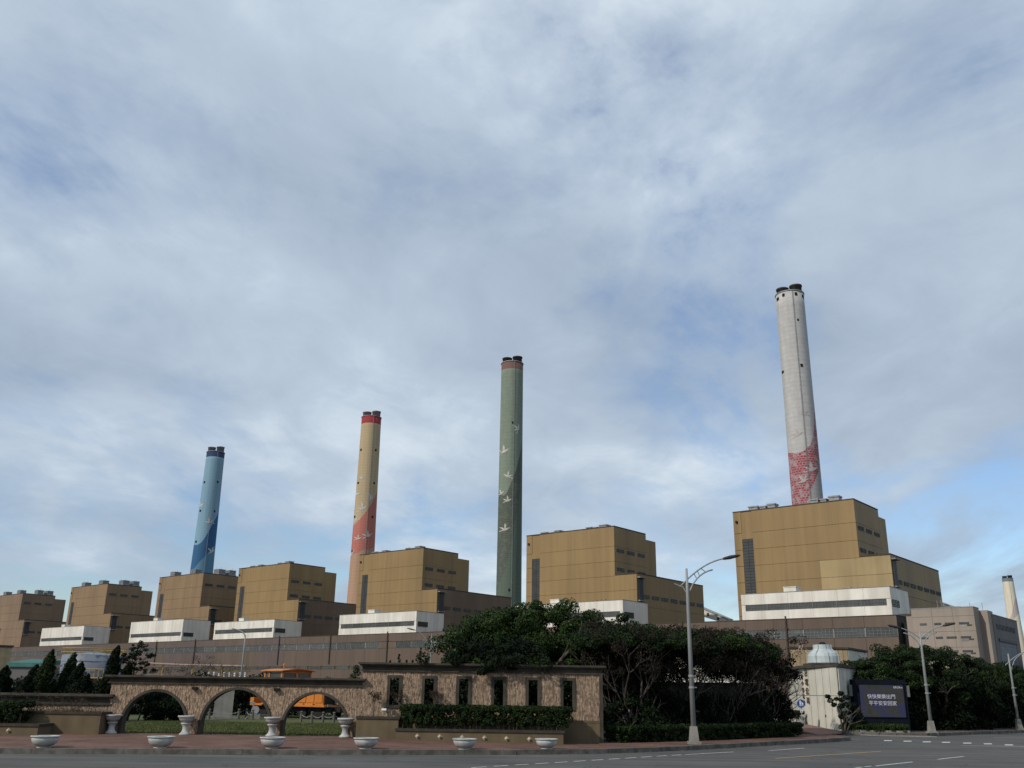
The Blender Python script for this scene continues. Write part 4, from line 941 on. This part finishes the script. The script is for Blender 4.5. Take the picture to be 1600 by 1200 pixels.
MB().box(-1.36, -.03, .90, 1.50, 0, 2.86).build('screen', m, ld)
mt = bpy.data.materials.new('led_text'); mt.use_nodes = True; q_ = mt.node_tree.nodes['Principled BSDF']; q_.inputs['Emission Color'].default_value = (.8, .78, .95, 1); q_.inputs['Emission Strength'].default_value = .42; q_.inputs['Base Color'].default_value = (.1, .1, .1, 1)
def flat(x, z, y=-.04): return Matrix(((1, 0, 0, x), (0, 0, -1, y), (0, 1, 0, z), (0, 0, 0, 1)))
text_mesh('快快樂樂出門', .305, mt, 'text_line', flat(.03, 2.13), .004, ld)
text_mesh('平平安安回家', .305, mt, 'text_line', flat(.08, 1.72), .004, ld)
text_mesh('09:34', .2, mt, 'text_line', flat(1.10, 2.72), .004, ld); text_mesh('30', .13, mt, 'text_line', flat(1.40, 2.70), .004, ld)
for x in (-1.98, 1.75): MB().box(x, .05, 2.15, x+.2, .4, 2.85).build('side_speaker', m_speak, ld)

sg = empty('pedestrian_sign', (19.3, 64, .05), .0, 'round blue pedestrian sign on a thin pole in front of the gate building', 'road sign')
MB().tube([(0, 0, 0), (0, 0, 2.0)], .03, 8).build('pole', m_pole, sg)
b = MB().lathe([(.26, -.015), (.26, .015)], 28); b.v = [(vx, vz-.05, vy+1.72) for vx, vy, vz in b.v]; b.build('disc', m_sblue, sg)
def figure(x, z, s):
    b = MB(); y0, y1 = -.075, -.066
    for (x0, z0, x1, z1) in ((-.03, .12, .03, .17), (-.04, -.02, .04, .11), (-.045, -.16, -.01, -.02), (.01, -.16, .05, -.02), (-.07, .0, -.045, .1), (.045, .0, .07, .1)):
        b.box(x+x0*s, y0, z+z0*s, x+x1*s, y1, z+z1*s)
    b.build('pictogram', m_swhite, sg)
figure(-.05, 1.74, 1.1); figure(.09, 1.68, .7)
MB().box(-.09, -.05, 1.17, .09, -.035, 1.35).build('sub_plate', m_swhite, sg)
MB().box(-.05, -.056, 1.22, -.02, -.05, 1.30).box(.0, -.056, 1.20, .05, -.05, 1.24).build('sub_plate_mark', m_sblue, sg)

# ramp of pavers, white trough planters, small stone edging
MB().prism([(18.6, 58.6), (20.4, 60.4), (21.15, 61.7), (20.4, 66.5), (18.2, 68)], [.02, .05, .06, .2, .2], [.08, .12, .16, .42, .42]).build('paver_ramp', m_redbrick, kind='structure')
wt = empty('trough_planter', (18.2, 66.5, 0), 0, 'row of white trough sections under a clipped hedge by the gate building', 'planter')
for k in range(4): MB().box(k*.5, 0, 0, k*.5+.44, .5, .78).build('trough', m_urn, wt)
MB().box(-.05, .05, .1, 2.0, .45, .7).build('core', m_dark, wt)
se = empty('stone_edging', (21.2, 61.6, .14), 0, 'low pale stone edging in front of the LED board', 'edging')
for k in range(9): MB().box(k*.46, 0, 0, k*.46+.43, .2, .14+random.uniform(-.015, .015)).build('stone', m_conc, se)

# ------------------------------------------------------------------ foliage
def leaves(name, centers, radii, per, size, m, parent=None, flat_=.75, aspect=1.9, kind=None, shell=.55, up=0.0):
    """leaf blades scattered through clumps"""
    C = np.asarray(centers, float); R = np.asarray(radii, float); n = len(C)
    if np.isscalar(per): per = np.full(n, per)
    idx = np.repeat(np.arange(n), per); T = len(idx)
    d = rng.normal(size=(T, 3)); d /= np.linalg.norm(d, axis=1)[:, None]
    rr = (shell+(1-shell)*rng.random(T))**.7
    pos = C[idx]+d*(rr*1.0)[:, None]*R[idx][:, None]*np.array([1, 1, flat_])
    nrm = d+rng.normal(scale=.6, size=(T, 3)); nrm[:, 2] += .3+up; nrm /= np.linalg.norm(nrm, axis=1)[:, None]
    a = np.cross(nrm, rng.normal(size=(T, 3))); a /= np.linalg.norm(a, axis=1)[:, None]; b = np.cross(nrm, a)
    s = size*(.6+.8*rng.random(T))[:, None]
    L = a*s*.5; Wd = b*s*.5/aspect*1.2
    V = np.empty((T, 4, 3)); V[:, 0] = pos-L; V[:, 1] = pos+Wd+nrm*s*.08; V[:, 2] = pos+L; V[:, 3] = pos-Wd+nrm*s*.08
    me = bpy.data.meshes.new(name); me.vertices.add(T*4); me.vertices.foreach_set('co', V.ravel())
    me.loops.add(T*4); me.loops.foreach_set('vertex_index', np.arange(T*4, dtype=np.int32))
    me.polygons.add(T); me.polygons.foreach_set('loop_start', np.arange(0, T*4, 4, dtype=np.int32))
    try: me.polygons.foreach_set('loop_total', np.full(T, 4, dtype=np.int32))
    except Exception: pass
    me.materials.append(m); me.update(calc_edges=True); me.validate()
    return link(name, me, parent, kind)
def limbs(b, base, direction, length, r, depth, spread=.6, tips=None, n=3, gravity=.0):
    p = Vector(base); d = Vector(direction).normalized(); pts = [p.copy()]; rs = [r]
    k = 4
    for i in range(k):
        d = (d+Vector((random.gauss(0, .12), random.gauss(0, .12), random.gauss(0, .08)+gravity))).normalized()
        p = p+d*length/k; pts.append(p.copy()); rs.append(r*(1-.45*(i+1)/k))
    b.tube(pts, rs, 6 if r > .03 else 4, cap=False)
    if tips is not None: tips.append(p.copy())
    if depth > 0:
        for j in range(n):
            a = Vector((random.gauss(0, 1), random.gauss(0, 1), random.gauss(.25, .5))).normalized()
            limbs(b, pts[random.choice((2, 3, 4)) if j else 4], (d+a*spread), length*random.uniform(.6, .8), r*.55, depth-1, spread, tips, n, gravity)
def dome_points(cx, cy, cz, rx, ry, rz, n, low=-.1, jitter=.12, seed=None):
    out = []
    while len(out) < n:
        v = Vector((random.gauss(0, 1), random.gauss(0, 1), random.gauss(0, 1))).normalized()
        if v.z < low: continue
        k = random.uniform(.78, 1.0)+random.gauss(0, jitter)*.5
        out.append((cx+v.x*rx*k, cy+v.y*ry*k, cz+v.z*rz*k))
    return out
# big spreading tree behind the wall
bt = empty('spreading_tree', (1.4, 52, .2), 0, 'largest dark green tree with a broad domed crown rising behind the window wall', 'tree')
tb = MB(); tips = []
for (dx, dy, dz) in ((-.5, 0, 1), (.35, .1, 1), (.5, .4, .9), (-1.0, .2, .7), (0, -.6, .9)):
    limbs(tb, (random.uniform(-.3, .3), random.uniform(-.3, .3), -.1), (dx, dy, dz), 2.5, .22, 3, .65, tips, 3)
tb.build('trunk', m_bark, bt)
cs = dome_points(0.1, 0, 3.1, 5.2, 3.0, 3.45, 240, -.08, .14) + dome_points(-2.4, -.8, 2.2, 2.9, 2.4, 2.1, 70, -.5, .1) + dome_points(3.6, -.3, 2.5, 3.4, 2.5, 2.6, 90, -.4, .1)
cs += dome_points(4.0, .3, 3.4, 3.4, 2.4, 2.5, 80, -.2, .12)
cs = [c for c in cs if not (c[0] > 3.2 and c[2] < 4.4 and random.random() < .45)]
leaves('crown', cs, [random.uniform(.34, .74) for _ in cs], 480, .115, m_leaf2, bt)
cin = [(random.uniform(-4.3, 5.2), random.uniform(-1.6, 2.0), random.uniform(1.6, 5.0)) for _ in range(190)]
cin = [c for c in cin if c[2] < 5.2-.13*(c[0]-.5)**2]
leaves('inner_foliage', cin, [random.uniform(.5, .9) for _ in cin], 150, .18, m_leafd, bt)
co = dome_points(3.2, -.9, 2.6, 2.7, 2.3, 3.1, 34, -.3, .15)
cf = [(random.uniform(.8, 5.6), random.uniform(-2.2, -.2), random.uniform(2.6, 4.9)) for _ in range(60)]
leaves('crown', cf, [random.uniform(.35, .6) for _ in cf], 330, .11, m_leaf, bt)
leaves('brown_foliage', co, [random.uniform(.35, .7) for _ in co], 260, .13, m_leafb, bt)
# overhanging boughs touching the cornice
co = [(random.uniform(-2.6, 1.2)-1.4, random.uniform(-7.9, -5.6), random.uniform(2.85, 3.5)+.0) for _ in range(22)]
co = [(-2.0+random.gauss(0, 1.15), random.uniform(-9.1, -5.5), 0) for _ in range(60)]
co = [(x, y, 3.12+(y+9)*.30+random.gauss(0, .16)+abs(x+2.0)*.12) for x, y, _ in co]
leaves('bough', co, [random.uniform(.22, .42) for _ in co], 200, .10, m_leafd, bt)
# flat topped brown trees beyond the near pavement
FT = [(6.1, 48.8, 5.55, 2.6, 'first flat topped brownish tree right of the wall end'), (8.8, 51.5, 5.6, 2.7, 'flat topped tree with tangled pale limbs behind the tall lamp'), (11.4, 54.3, 5.75, 2.8, 'flat topped tree with a green tinged top right of the tall lamp'), (13.6, 56.6, 5.45, 2.4, 'flat topped tree second from the right end of the clump'), (15.6, 59, 4.45, 1.75, 'open bare limbed tree at the right end of the clump')]
for i, (x, y, h, r_, lb) in enumerate(FT):
    t = empty('flat_topped_tree', (x, y, .15), 0, lb, 'tree', 'flat topped trees beside the pavement')
    b = MB(); tips = []
    for k in range(4):
        a = random.uniform(0, 2*pi); limbs(b, (random.uniform(-.6, .6), random.uniform(-.4, .4), 0), (cos(a)*.7, sin(a)*.7, 1), h*.38, .10, 4 if i == 4 else 3, .8, tips, 3, .05)
    for k in range(4 if i < 4 else 0):   # bare leaning limbs on the near side
        x0, y0 = random.uniform(-1.2, 1.0), random.uniform(-1.9, -1.3); ln = random.choice((-1, 1, -1))*random.uniform(.7, 1.7)
        limbs(b, (x0, y0, 0), (ln*.5, .15, 1), random.uniform(1.3, 1.9), random.uniform(.035, .06), 2, .55, None, 3)
    b.build('trunk', m_barkp, t)
    nC = 120 if i < 4 else 55
    cs = [(random.uniform(-1, 1)*r_, random.uniform(-1, 1)*r_, 0) for _ in range(nC)]
    cs = [(a, c, h-.45-.55*((a*a+c*c)/(r_*r_))+random.gauss(0, .12)) for a, c, _ in cs if a*a+c*c < r_*r_*1.25]
    leaves('crown', cs, [random.uniform(.3, .55) for _ in cs], 260, .10, (m_leaf, m_leaf, m_leaf2, m_leaf, m_leafb)[i], t, .6)
    cb_ = [(random.gauss(0, r_*.55), random.gauss(0, r_*.5), random.uniform(h*.53, h*.95)) for _ in range(125 if i < 4 else 28)]
    leaves('brown_foliage', cb_, [random.uniform(.3, .6) for _ in cb_], 170, .11, m_leafb, t, .7, 3.0)
    if i < 4:
        cd = [(random.gauss(0, r_*.5), random.gauss(0, r_*.4), random.uniform(h*.70, h*.88)) for _ in range(24)]; leaves('inner_foliage', cd, [.6]*len(cd), 130, .15, m_leafd, t)
SH = [(6.0, 48.0, 1.5, 1.9), (8.2, 50.4, 1.4, 2.0), (10.2, 52.2, 1.5, 2.0), (12.3, 54.2, 1.3, 2.1), (13.6, 55.2, 1.1, 2.2), (15.3, 57.4, 1.25, 2.5), (7.2, 53.5, 1.8, 2.4), (10.8, 57, 1.8, 2.4)]
SHL = ['right beside the wall end', 'left of the tall lamp', 'directly behind the tall lamp', 'right of the tall lamp', 'beside the big rounded shrub', 'biggest rounded one, left of the blue sign', 'in the shade behind the lamp', 'in the shade farthest back']
for (x, y, r_, h), lb in zip(SH, SHL):
    t = empty('dark_shrub', (x, y, .15), 0, 'dense dark shrub under the flat topped trees, ' + lb, 'shrub', 'dark shrubs under the trees')
    cs = dome_points(0, 0, h*.42, r_, r_*.8, h*.55, 46, -.75, .2)
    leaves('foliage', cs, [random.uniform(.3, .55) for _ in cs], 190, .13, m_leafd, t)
    b = MB()
    for k in range(3): limbs(b, (0, 0, 0), (random.gauss(0, .5), random.gauss(0, .3), 1), h*.6, .05, 1)
    b.build('stem', m_barkp, t)

def hedge(name, pts, wd, z0, z1, m, label, per_m=900, size=.07, stems=False, mstem=None):
    """clipped hedge along a polyline"""
    r = empty(name, (*pts[0], z0), 0, label, 'hedge')
    P0 = Vector((*pts[0], z0)); C = []
    for a, c in zip(pts, pts[1:]):
        a, c = Vector(a), Vector(c); L = (c-a).length; n = int(L*95*max(.6, (z1-z0)))
        d = (c-a)/L; nn_ = Vector((-d.y, d.x))
        for _ in range(n):
            t = random.random()*L; s = random.choice((-1, 1, random.uniform(-1, 1)))*wd*.40; z = random.choice((1, random.random()))
            q = a+d*t+nn_*s; lo_ = .24 if stems else 0.05
            C.append((q.x-P0.x, q.y-P0.y, (z1-z0)*(lo_+(.93-lo_)*z)))
    leaves('foliage', C, [.13*random.uniform(.7, 1.2)+.02 for _ in C], int(per_m/22), size, m, r, 1.0, 1.6)
    if stems:
        b = MB()
        for a, c in zip(pts, pts[1:]):
            a, c = Vector(a), Vector(c); n = int((c-a).length*6)
            for k in range(n):
                q = a.lerp(c, (k+random.random())/n)-Vector((P0.x, P0.y)); b.tube([(q.x, q.y-wd*.3, 0), (q.x+random.gauss(0, .05), q.y-wd*.2, (z1-z0)*.5)], .014, 4)
        b.build('stems', mstem or m_bark, r, kind='stuff')
    return r
hedge('clipped_hedge', [(-4.55, 42.62), (2.75, 42.62)], .75, .70, 1.60, m_leaf, 'long clipped dark green hedge in the studded planter', 2600, .065, True)
hedge('clipped_hedge', [(4.7, 44.1), (8.2, 46.6), (12.5, 50.6), (15.9, 54.0)], .9, .15, .80, m_leaf, 'low hedge along the pavement behind the tall lamp', 2600, .075)
hedge('clipped_hedge', [(-27, 41.7), (-20.4, 41.7)], .9, .65, 1.52, m_leaf, 'dark hedge in the short left planter', 2600, .065, True)
hedge('clipped_hedge', [(21.1, 61.9), (25.2, 61.85)], .55, .25, .55, m_leaf2, 'small bright green hedge at the foot of the LED board', 2600, .06)
hedge('clipped_hedge', [(18.1, 66.8), (20.2, 66.8)], .5, .75, 1.2, m_leaf, 'short hedge on the white troughs', 2000, .07)
# continuous dark shrubbery closing the lawn
for k, (x, y, r_, h, lb) in enumerate(((-36, 74, 4, 2.6, 'far left end of the lawn'), (-29.5, 73, 3.6, 2.6, 'left of the first arch view'), (-24, 75, 3.4, 2.8, 'behind the round bush'), (-18.5, 77, 3.4, 2.9, 'behind the concrete monument'), (-13.5, 78, 3.2, 2.9, 'behind the locomotive cab'), (-9, 77, 3.2, 2.9, 'right of the locomotive nose'), (-4.5, 74, 3.2, 3.2, 'behind the leftmost wall opening'), (0, 70, 3.2, 2.5, 'behind the middle wall openings'))):
    t = empty('boundary_shrub', (x, y, .2), 0, 'wide dark shrub closing the back of the lawn, ' + lb, 'shrub', 'dark shrubs at the back of the lawn')
    cs = dome_points(0, 0, h*.35, r_, 1.6, h*.62, 70, -.6, .2)
    leaves('foliage', cs, [random.uniform(.45, .75) for _ in cs], 150, .17, m_leafd, t)
for k, (x, y, r_, h, lb) in enumerate(((-5.2, 46.5, 1.0, 3.0, 'first'), (-3.4, 46.8, 1.1, 2.9, 'second'), (-1.5, 46.6, 1.1, 3.0, 'third'), (.6, 47.0, 1.1, 2.9, 'fourth'), (2.7, 46.4, 1.0, 3.0, 'sixth'))):  # added dark foliage that keeps the wall openings black and hides lit greenery
    t = empty('boundary_shrub', (x, y, .2), 0, 'dark tall shrub added behind the window wall to blacken it, at the %s opening from the left' % lb, 'shrub', 'dark shrubs added to blacken the wall openings')
    cs = dome_points(0, 0, h*.45, r_, .8, h*.5, 40, -.8, .2); leaves('foliage', cs, [random.uniform(.3, .5) for _ in cs], 120, .14, m_leafd, t)
t = empty('round_bush', (-21.4, 61, .2), 0, 'round dark bush on the lawn filling the first arch', 'bush')
cs = dome_points(0, 0, .95, 1.75, 1.4, .9, 80, -.9, .12); leaves('foliage', cs, [random.uniform(.28, .5) for _ in cs], 230, .12, m_leafd, t)
b = MB(); limbs(b, (0, 0, 0), (0, 0, 1), .8, .1, 1); limbs(b, (-1.5, 0, 0), (.3, 0, 1), .9, .05, 1); b.build('stem', m_barkp, t)

# wind-swept junipers on the left
def juniper(x, y, h, r_, lean, label, m=m_leafd):
    t = empty('juniper', (x, y, .2), 0, label, 'conifer', 'dark junipers behind the left wall')
    C, Rr_ = [], []
    for k in range(int(46*h*r_)):
        z = h*random.random()**.8; rad_ = r_*(1-z/h)**.7*random.uniform(.5, 1.0); a = random.uniform(0, 2*pi)
        bx, by, bz = cos(a)*rad_+lean*z/h, sin(a)*rad_, z
        for s in range(4):   # a little upswept flame of foliage
            C.append((bx+s*.07, by, bz+s*.12)); Rr_.append(.17-.035*s)
    for s in range(7): C.append((lean+s*.04, 0, h*.88+s*.09)); Rr_.append(.16-.02*s)
    leaves('foliage', C, Rr_, 46, .085, m, t, 1.2, 2.2, up=.2)
    b = MB().tube([(0, 0, 0), (lean*.8, 0, h*.8)], [.1, .02], 6); b.build('trunk', m_bark, t)
for (x, y, h, r_, ln, lb) in ((-31.6, 58, 3.9, 1.0, .35, 'tallest one at the left edge of the picture'), (-30.2, 57.5, 2.7, 1.1, .2, 'low one second from the left edge'), (-29.0, 58.5, 2.8, 1.0, .3, 'low one under the bare tree'), (-28.0, 58, 3.65, .95, .35, 'pointed one left of the storage tank'), (-27.1, 59, 3.55, .9, .35, 'pointed one just in front of the storage tank'), (-26.3, 58.5, 3.0, 1.0, .3, 'rounded one right of the storage tank front'), (-25.3, 57.5, 2.3, .9, .2, 'lowest one near the wall step'), (-24.35, 59, 4.0, .75, .2, 'pointed one just left of the arch wall top'), (-23.4, 58.5, 3.0, .8, .3, 'one beneath the forked pine'), (-26.9, 54, 2.1, 1.2, .1, 'broad low one in front of the others'), (-29.8, 54, 2.0, 1.2, .1, 'broad low one at the far left in front'), (-24.4, 54.5, 1.9, 1.0, .1, 'broad low one by the wall step in front')):
    juniper(x, y, h, r_, ln, 'wind swept dark juniper, ' + lb, m_leaf if h > 2.5 and ln == .35 else m_leafd)
t = empty('cloud_pine', (-23.2, 60, .2), 0, 'small pine clipped into forked tufts above the left end of the arch wall', 'pine')
b = MB().tube([(0, 0, 0), (.05, 0, 2), (0, 0, 3.5), (.1, 0, 4.4)], [.09, .06, .04, .02], 6); C, Rr_ = [], []
for (x, z) in ((0.05, 4.45), (.3, 4.4), (-.2, 4.2), (.45, 4.2), (-.1, 3.95), (.3, 3.95), (-.75, 3.85), (-.55, 3.6), (.7, 3.7), (.9, 3.85), (.1, 3.65), (-.3, 3.8), (-.45, 3.3), (.55, 3.4), (0, 3.3), (.75, 3.25), (-.8, 3.5), (.25, 3.0), (-.2, 3.0), (.85, 2.9), (1.3, 2.95), (-.8, 2.9)):
    b.tube([(0, 0, z-.5), (x, random.uniform(-.2, .2), z)], .02, 4)
    for q in range(4): C.append((x+random.gauss(0, .13), random.uniform(-.2, .2), z+random.gauss(0, .06)+abs(random.gauss(0, .05)))); Rr_.append(random.uniform(.09, .17))
b.build('trunk', m_barkp, t); leaves('foliage', C, Rr_, 110, .06, m_leafd, t, .75)
for (x, y, h, lb) in ((-26.5, 84, 4.6, 'right of the cloud clipped pine'), (-24.6, 85, 4.2, 'right of the cloud clipped pine, lower of the pair'), (-39.5, 84, 4.1, 'between the junipers and the tank'), (-29, 84, 3.6, 'low one by the thin pipe')):
    t = empty('bare_tree', (x, y, .2), 0, 'leafless twiggy tree ' + lb, 'tree', 'bare twiggy trees above the left wall')
    b = MB(); 
    for k in range(4): limbs(b, (0, 0, 0), (random.gauss(0, .35), random.gauss(0, .3), 1), h*.42, .045, 4, .75, None, 3)
    b.build('trunk', m_bark, t)
    cs = [(random.gauss(0, h*.2), random.gauss(0, .5), random.uniform(h*.6, h*.98)) for _ in range(36)]; leaves('foliage', cs, [.22]*len(cs), 26, .07, m_leafb, t)
for (x, h, lb) in ((-7.3, 3.9, 'first from the left'), (-6.75, 4.3, 'second, slightly taller'), (-6.3, 3.95, 'third, small'), (-5.95, 3.95, 'fourth, small'), (-5.45, 4.7, 'tallest of the row'), (-5.1, 4.0, 'last before the big tree')):
    t = empty('cypress', (x, 60, .2), 0, 'thin pointed cypress tip above the window wall, ' + lb, 'conifer', 'thin cypresses behind the window wall')
    C = [(random.gauss(0, .02), 0, z) for z in np.linspace(.5, h-.2, 24)]; Rr_ = [max(.05, .24*(1-(z-.5)/(h-.3))**.6) for _, _, z in C]
    leaves('foliage', C, Rr_, 70, .07, m_leafd, t, 1.3); MB().tube([(0, 0, 0), (0, 0, h*.8)], .03, 5).build('trunk', m_bark, t)
t = empty('climbing_shrub', (-6.95, 44.6, .2), 0, 'bright green shrub peeping over at the step between low and high wall', 'shrub')
cs = [(random.gauss(0, .12), random.gauss(0, .12), z) for z in np.linspace(.4, 3.0, 22)]; leaves('foliage', cs, [.17]*22, 150, .06, m_leaf2, t)
MB().tube([(0, 0, 0), (0, 0, 2.6)], .03, 5).build('stem', m_bark, t)

# small plants in the planters
for (x, y, z, h, ln, lb) in ((-5.86, 43.0, 1.0, 1.15, 0, 'small forked red leaved shrub standing in the middle planter'), (-4.5, 43.15, .75, 1.55, -.45, 'leaning twiggy shrub in front of the first wall opening'), (-2.75, 43.15, .75, 1.5, -.4, 'leaning twiggy shrub in front of the second wall opening')):
    t = empty('small_shrub', (x, y, z), 0, lb, 'shrub')
    b = MB().tube([(0, 0, 0), (ln*.3, 0, h*.5), (ln, 0, h*.75)], [.03, .022, .018], 6); C = []
    for k in range(9):
        a = random.uniform(0, 2*pi); q = (ln+cos(a)*.26, sin(a)*.15, h*random.uniform(.78, 1.0)); b.tube([(ln*.8, 0, h*.62), q], .01, 4); C.append(q)
    b.build('stem', m_bark, t); leaves('foliage', C, [.11]*9, 60, .055, m_leafr, t, .8, 2.6)
tg = empty('plant_label', (-5.38, 42.75, 1.0), -.1, 'small white plant label on a stake in the middle planter', 'label'); MB().box(-.008, 0, 0, .008, .01, .42).build('stake', m_bark, tg); MB().box(-.11, -.01, .40, .11, 0, .48).build('plate', m_swhite, tg)
# bare twigs and herbs in the left planter
for (x, lb) in ((-24.6, 'leftmost'), (-23.2, 'second from the left'), (-21.9, 'third from the left'), (-20.7, 'third from the right'), (-19.6, 'second from the right'), (-18.7, 'rightmost')):
    t = empty('bare_shrub', (x, 42.85, 1.0), 0, 'leafless brown twiggy shrub in the tall left planter, %s of six' % lb, 'shrub', 'leafless shrubs in the left planter')
    b = MB()
    for k in range(7): limbs(b, (random.gauss(0, .2), random.gauss(0, .1), 0), (random.gauss(0, .5), random.gauss(0, .3), 1), .42, .010, 2, .7)
    b.build('twigs', m_barkp, t)
    cs = [(random.gauss(0, .5), random.gauss(0, .15), random.uniform(.05, .95)) for _ in range(24)]; leaves('foliage', cs, [.12]*24, 16, .05, m_leafr if x > -22 else m_leafb, t)
def grass_patch(name, x0, x1, y0, y1, z, n, h, m, label):
    V = []; Fc = []
    xs = rng.uniform(x0, x1, n); ys = rng.uniform(y0, y1, n)
    for i, (x, y) in enumerate(zip(xs, ys)):
        a = rng.uniform(0, pi); hh = h*rng.uniform(.5, 1.3); wx, wy = cos(a)*.012, sin(a)*.012; lx, ly = rng.normal(0, hh*.35, 2)
        V += [(x-wx, y-wy, z), (x+wx, y+wy, z), (x+lx, y+ly, z+hh)]; Fc.append((3*i, 3*i+1, 3*i+2))
    me = bpy.data.meshes.new(name); me.from_pydata(V, [], Fc); me.materials.append(m); o = link(name, me, None, 'stuff'); tag(o, label, 'plants'); return o
m_gb = mat('grass_blades', (.10, .11, .032), (.055, .075, .02), 1.0, .8, island=.4)
grass_patch('lawn_grass', -22, -6, 43.95, 60, .22, 60000, .07, m_gb, 'short green lawn grass behind the arches')
grass_patch('planter_herbs', -25, -17.7, 42.5, 43.3, 1.02, 5000, .16, m_leaf2, 'low green herbs in the tall left planter')
grass_patch('planter_weeds', -6.4, -4.8, 42.8, 43.3, 1.0, 1500, .13, m_leaf, 'low weeds in the middle planter')

# small tree by the gate building
t = empty('gate_tree', (21.2, 61.55, .15), 0, 'small dark tree with several stems in front of the gate building corner', 'tree')
b = MB(); tips = []
for k, (dx, dz) in enumerate(((-.5, 1), (.1, 1), (.5, .8), (-.2, 1))): limbs(b, (dx*.2, 0, 0), (dx, random.gauss(0, .2), dz), .95, .05, 2, .6, tips)
b.build('trunk', m_bark, t)
C = [(-.75, 0, 1.85), (-.9, 0, 2.1), (-.55, 0, 1.6), (-.35, 0, 1.95), (-.05, 0, 2.3), (.0, .1, 1.9), (.3, 0, 2.05), (.25, 0, 1.65), (-.1, 0, 1.55), (.45, 0, 1.45), (.7, 0, 1.6), (.9, 0, 1.3), (.3, 0, 1.15), (0.05, 0, 1.1), (.15, 0, .75), (-.15, 0, .9), (1.15, .1, .9), (1.3, .2, .6), (.1, 0, .5), (1.0, .1, 1.05)]
leaves('crown', C, [.2+random.uniform(-.03, .05) for _ in C], 230, .085, m_leafd, t)

# receding row of dense trees at the right
RT = [(24.5, 66.0, 4.7, 2.1), (27.2, 67.6, 5.95, 2.3), (30.2, 69.0, 5.8, 2.5), (33.4, 71.6, 5.6, 2.5), (36.6, 75, 5.2, 2.6), (40, 79, 5.1, 2.7), (43.8, 83.5, 4.9, 2.8), (48, 88.5, 4.6, 2.8), (52.5, 94, 4.2, 2.9), (57, 100, 3.9, 3.0)]
RTL = ['first one, against the gate building', 'tallest one, directly above the LED board', 'third one, behind the double lamp', 'fourth one, below the pink block', 'fifth one along the row', 'sixth one, lower and farther', 'seventh one along the row', 'eighth one, by the edge lamp', 'ninth one, second from the far end', 'last visible one at the far right']
for (x, y, h, r_), lb in zip(RT, RTL):
    t = empty('roadside_tree', (x, y, .15), 0, 'dense dark roadside tree in the receding row, ' + lb, 'tree', 'dense roadside trees receding at the right')
    b = MB()
    for k in range(3): limbs(b, (0, 0, 0), (random.gauss(0, .25), random.gauss(0, .25), 1), h*.4, .15, 2)
    b.build('trunk', m_bark, t)
    cs = dome_points(0, 0, h*.48, r_, r_, h*.48, 92, -.35, .13)
    leaves('crown', cs, [random.uniform(.34, .64) for _ in cs], 330, .115, m_leaf, t, .65)
    ci = [(random.gauss(0, r_*.5), random.gauss(0, r_*.4), random.uniform(.25, h*.6)) for _ in range(85)]
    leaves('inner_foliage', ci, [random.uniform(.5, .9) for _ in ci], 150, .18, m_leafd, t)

# fallen leaves and grit gathered along the kerb
V = []; Fc = []
for a, c in zip(kp, kp[1:]):
    if a[0] < -22 or c[1] > 56: continue
    for _ in range(16 if a[0] < 4 else 46):
        t_ = random.random(); side = random.choice((1, 1, -1)); d = Vector((c[0]-a[0], c[1]-a[1])).normalized(); n_ = Vector((d.y, -d.x))*(abs(random.gauss(.18, .12)) if side > 0 else -abs(random.gauss(.3, .4)))
        x, y = a[0]+(c[0]-a[0])*t_+n_.x, a[1]+(c[1]-a[1])*t_+n_.y; z = .008 if side > 0 else KH+.012; sz = random.uniform(.012, .045); q = random.uniform(0, 6.28)
        k = len(V); V += [(x+cos(q)*sz, y+sin(q)*sz, z), (x-sin(q)*sz*.6, y+cos(q)*sz*.6, z+.006), (x-cos(q)*sz, y-sin(q)*sz, z+.004), (x+sin(q)*sz*.6, y-cos(q)*sz*.6, z)]; Fc.append((k, k+1, k+2, k+3))
me = bpy.data.meshes.new('leaf_litter'); me.from_pydata(V, [], Fc); me.materials.append(mat('dry_leaf', (.16, .10, .05), (.22, .19, .14), 9, .9, island=.5))
tag(link('leaf_litter', me, None, 'stuff'), 'scattered dry leaves and grit along the kerb', 'litter')
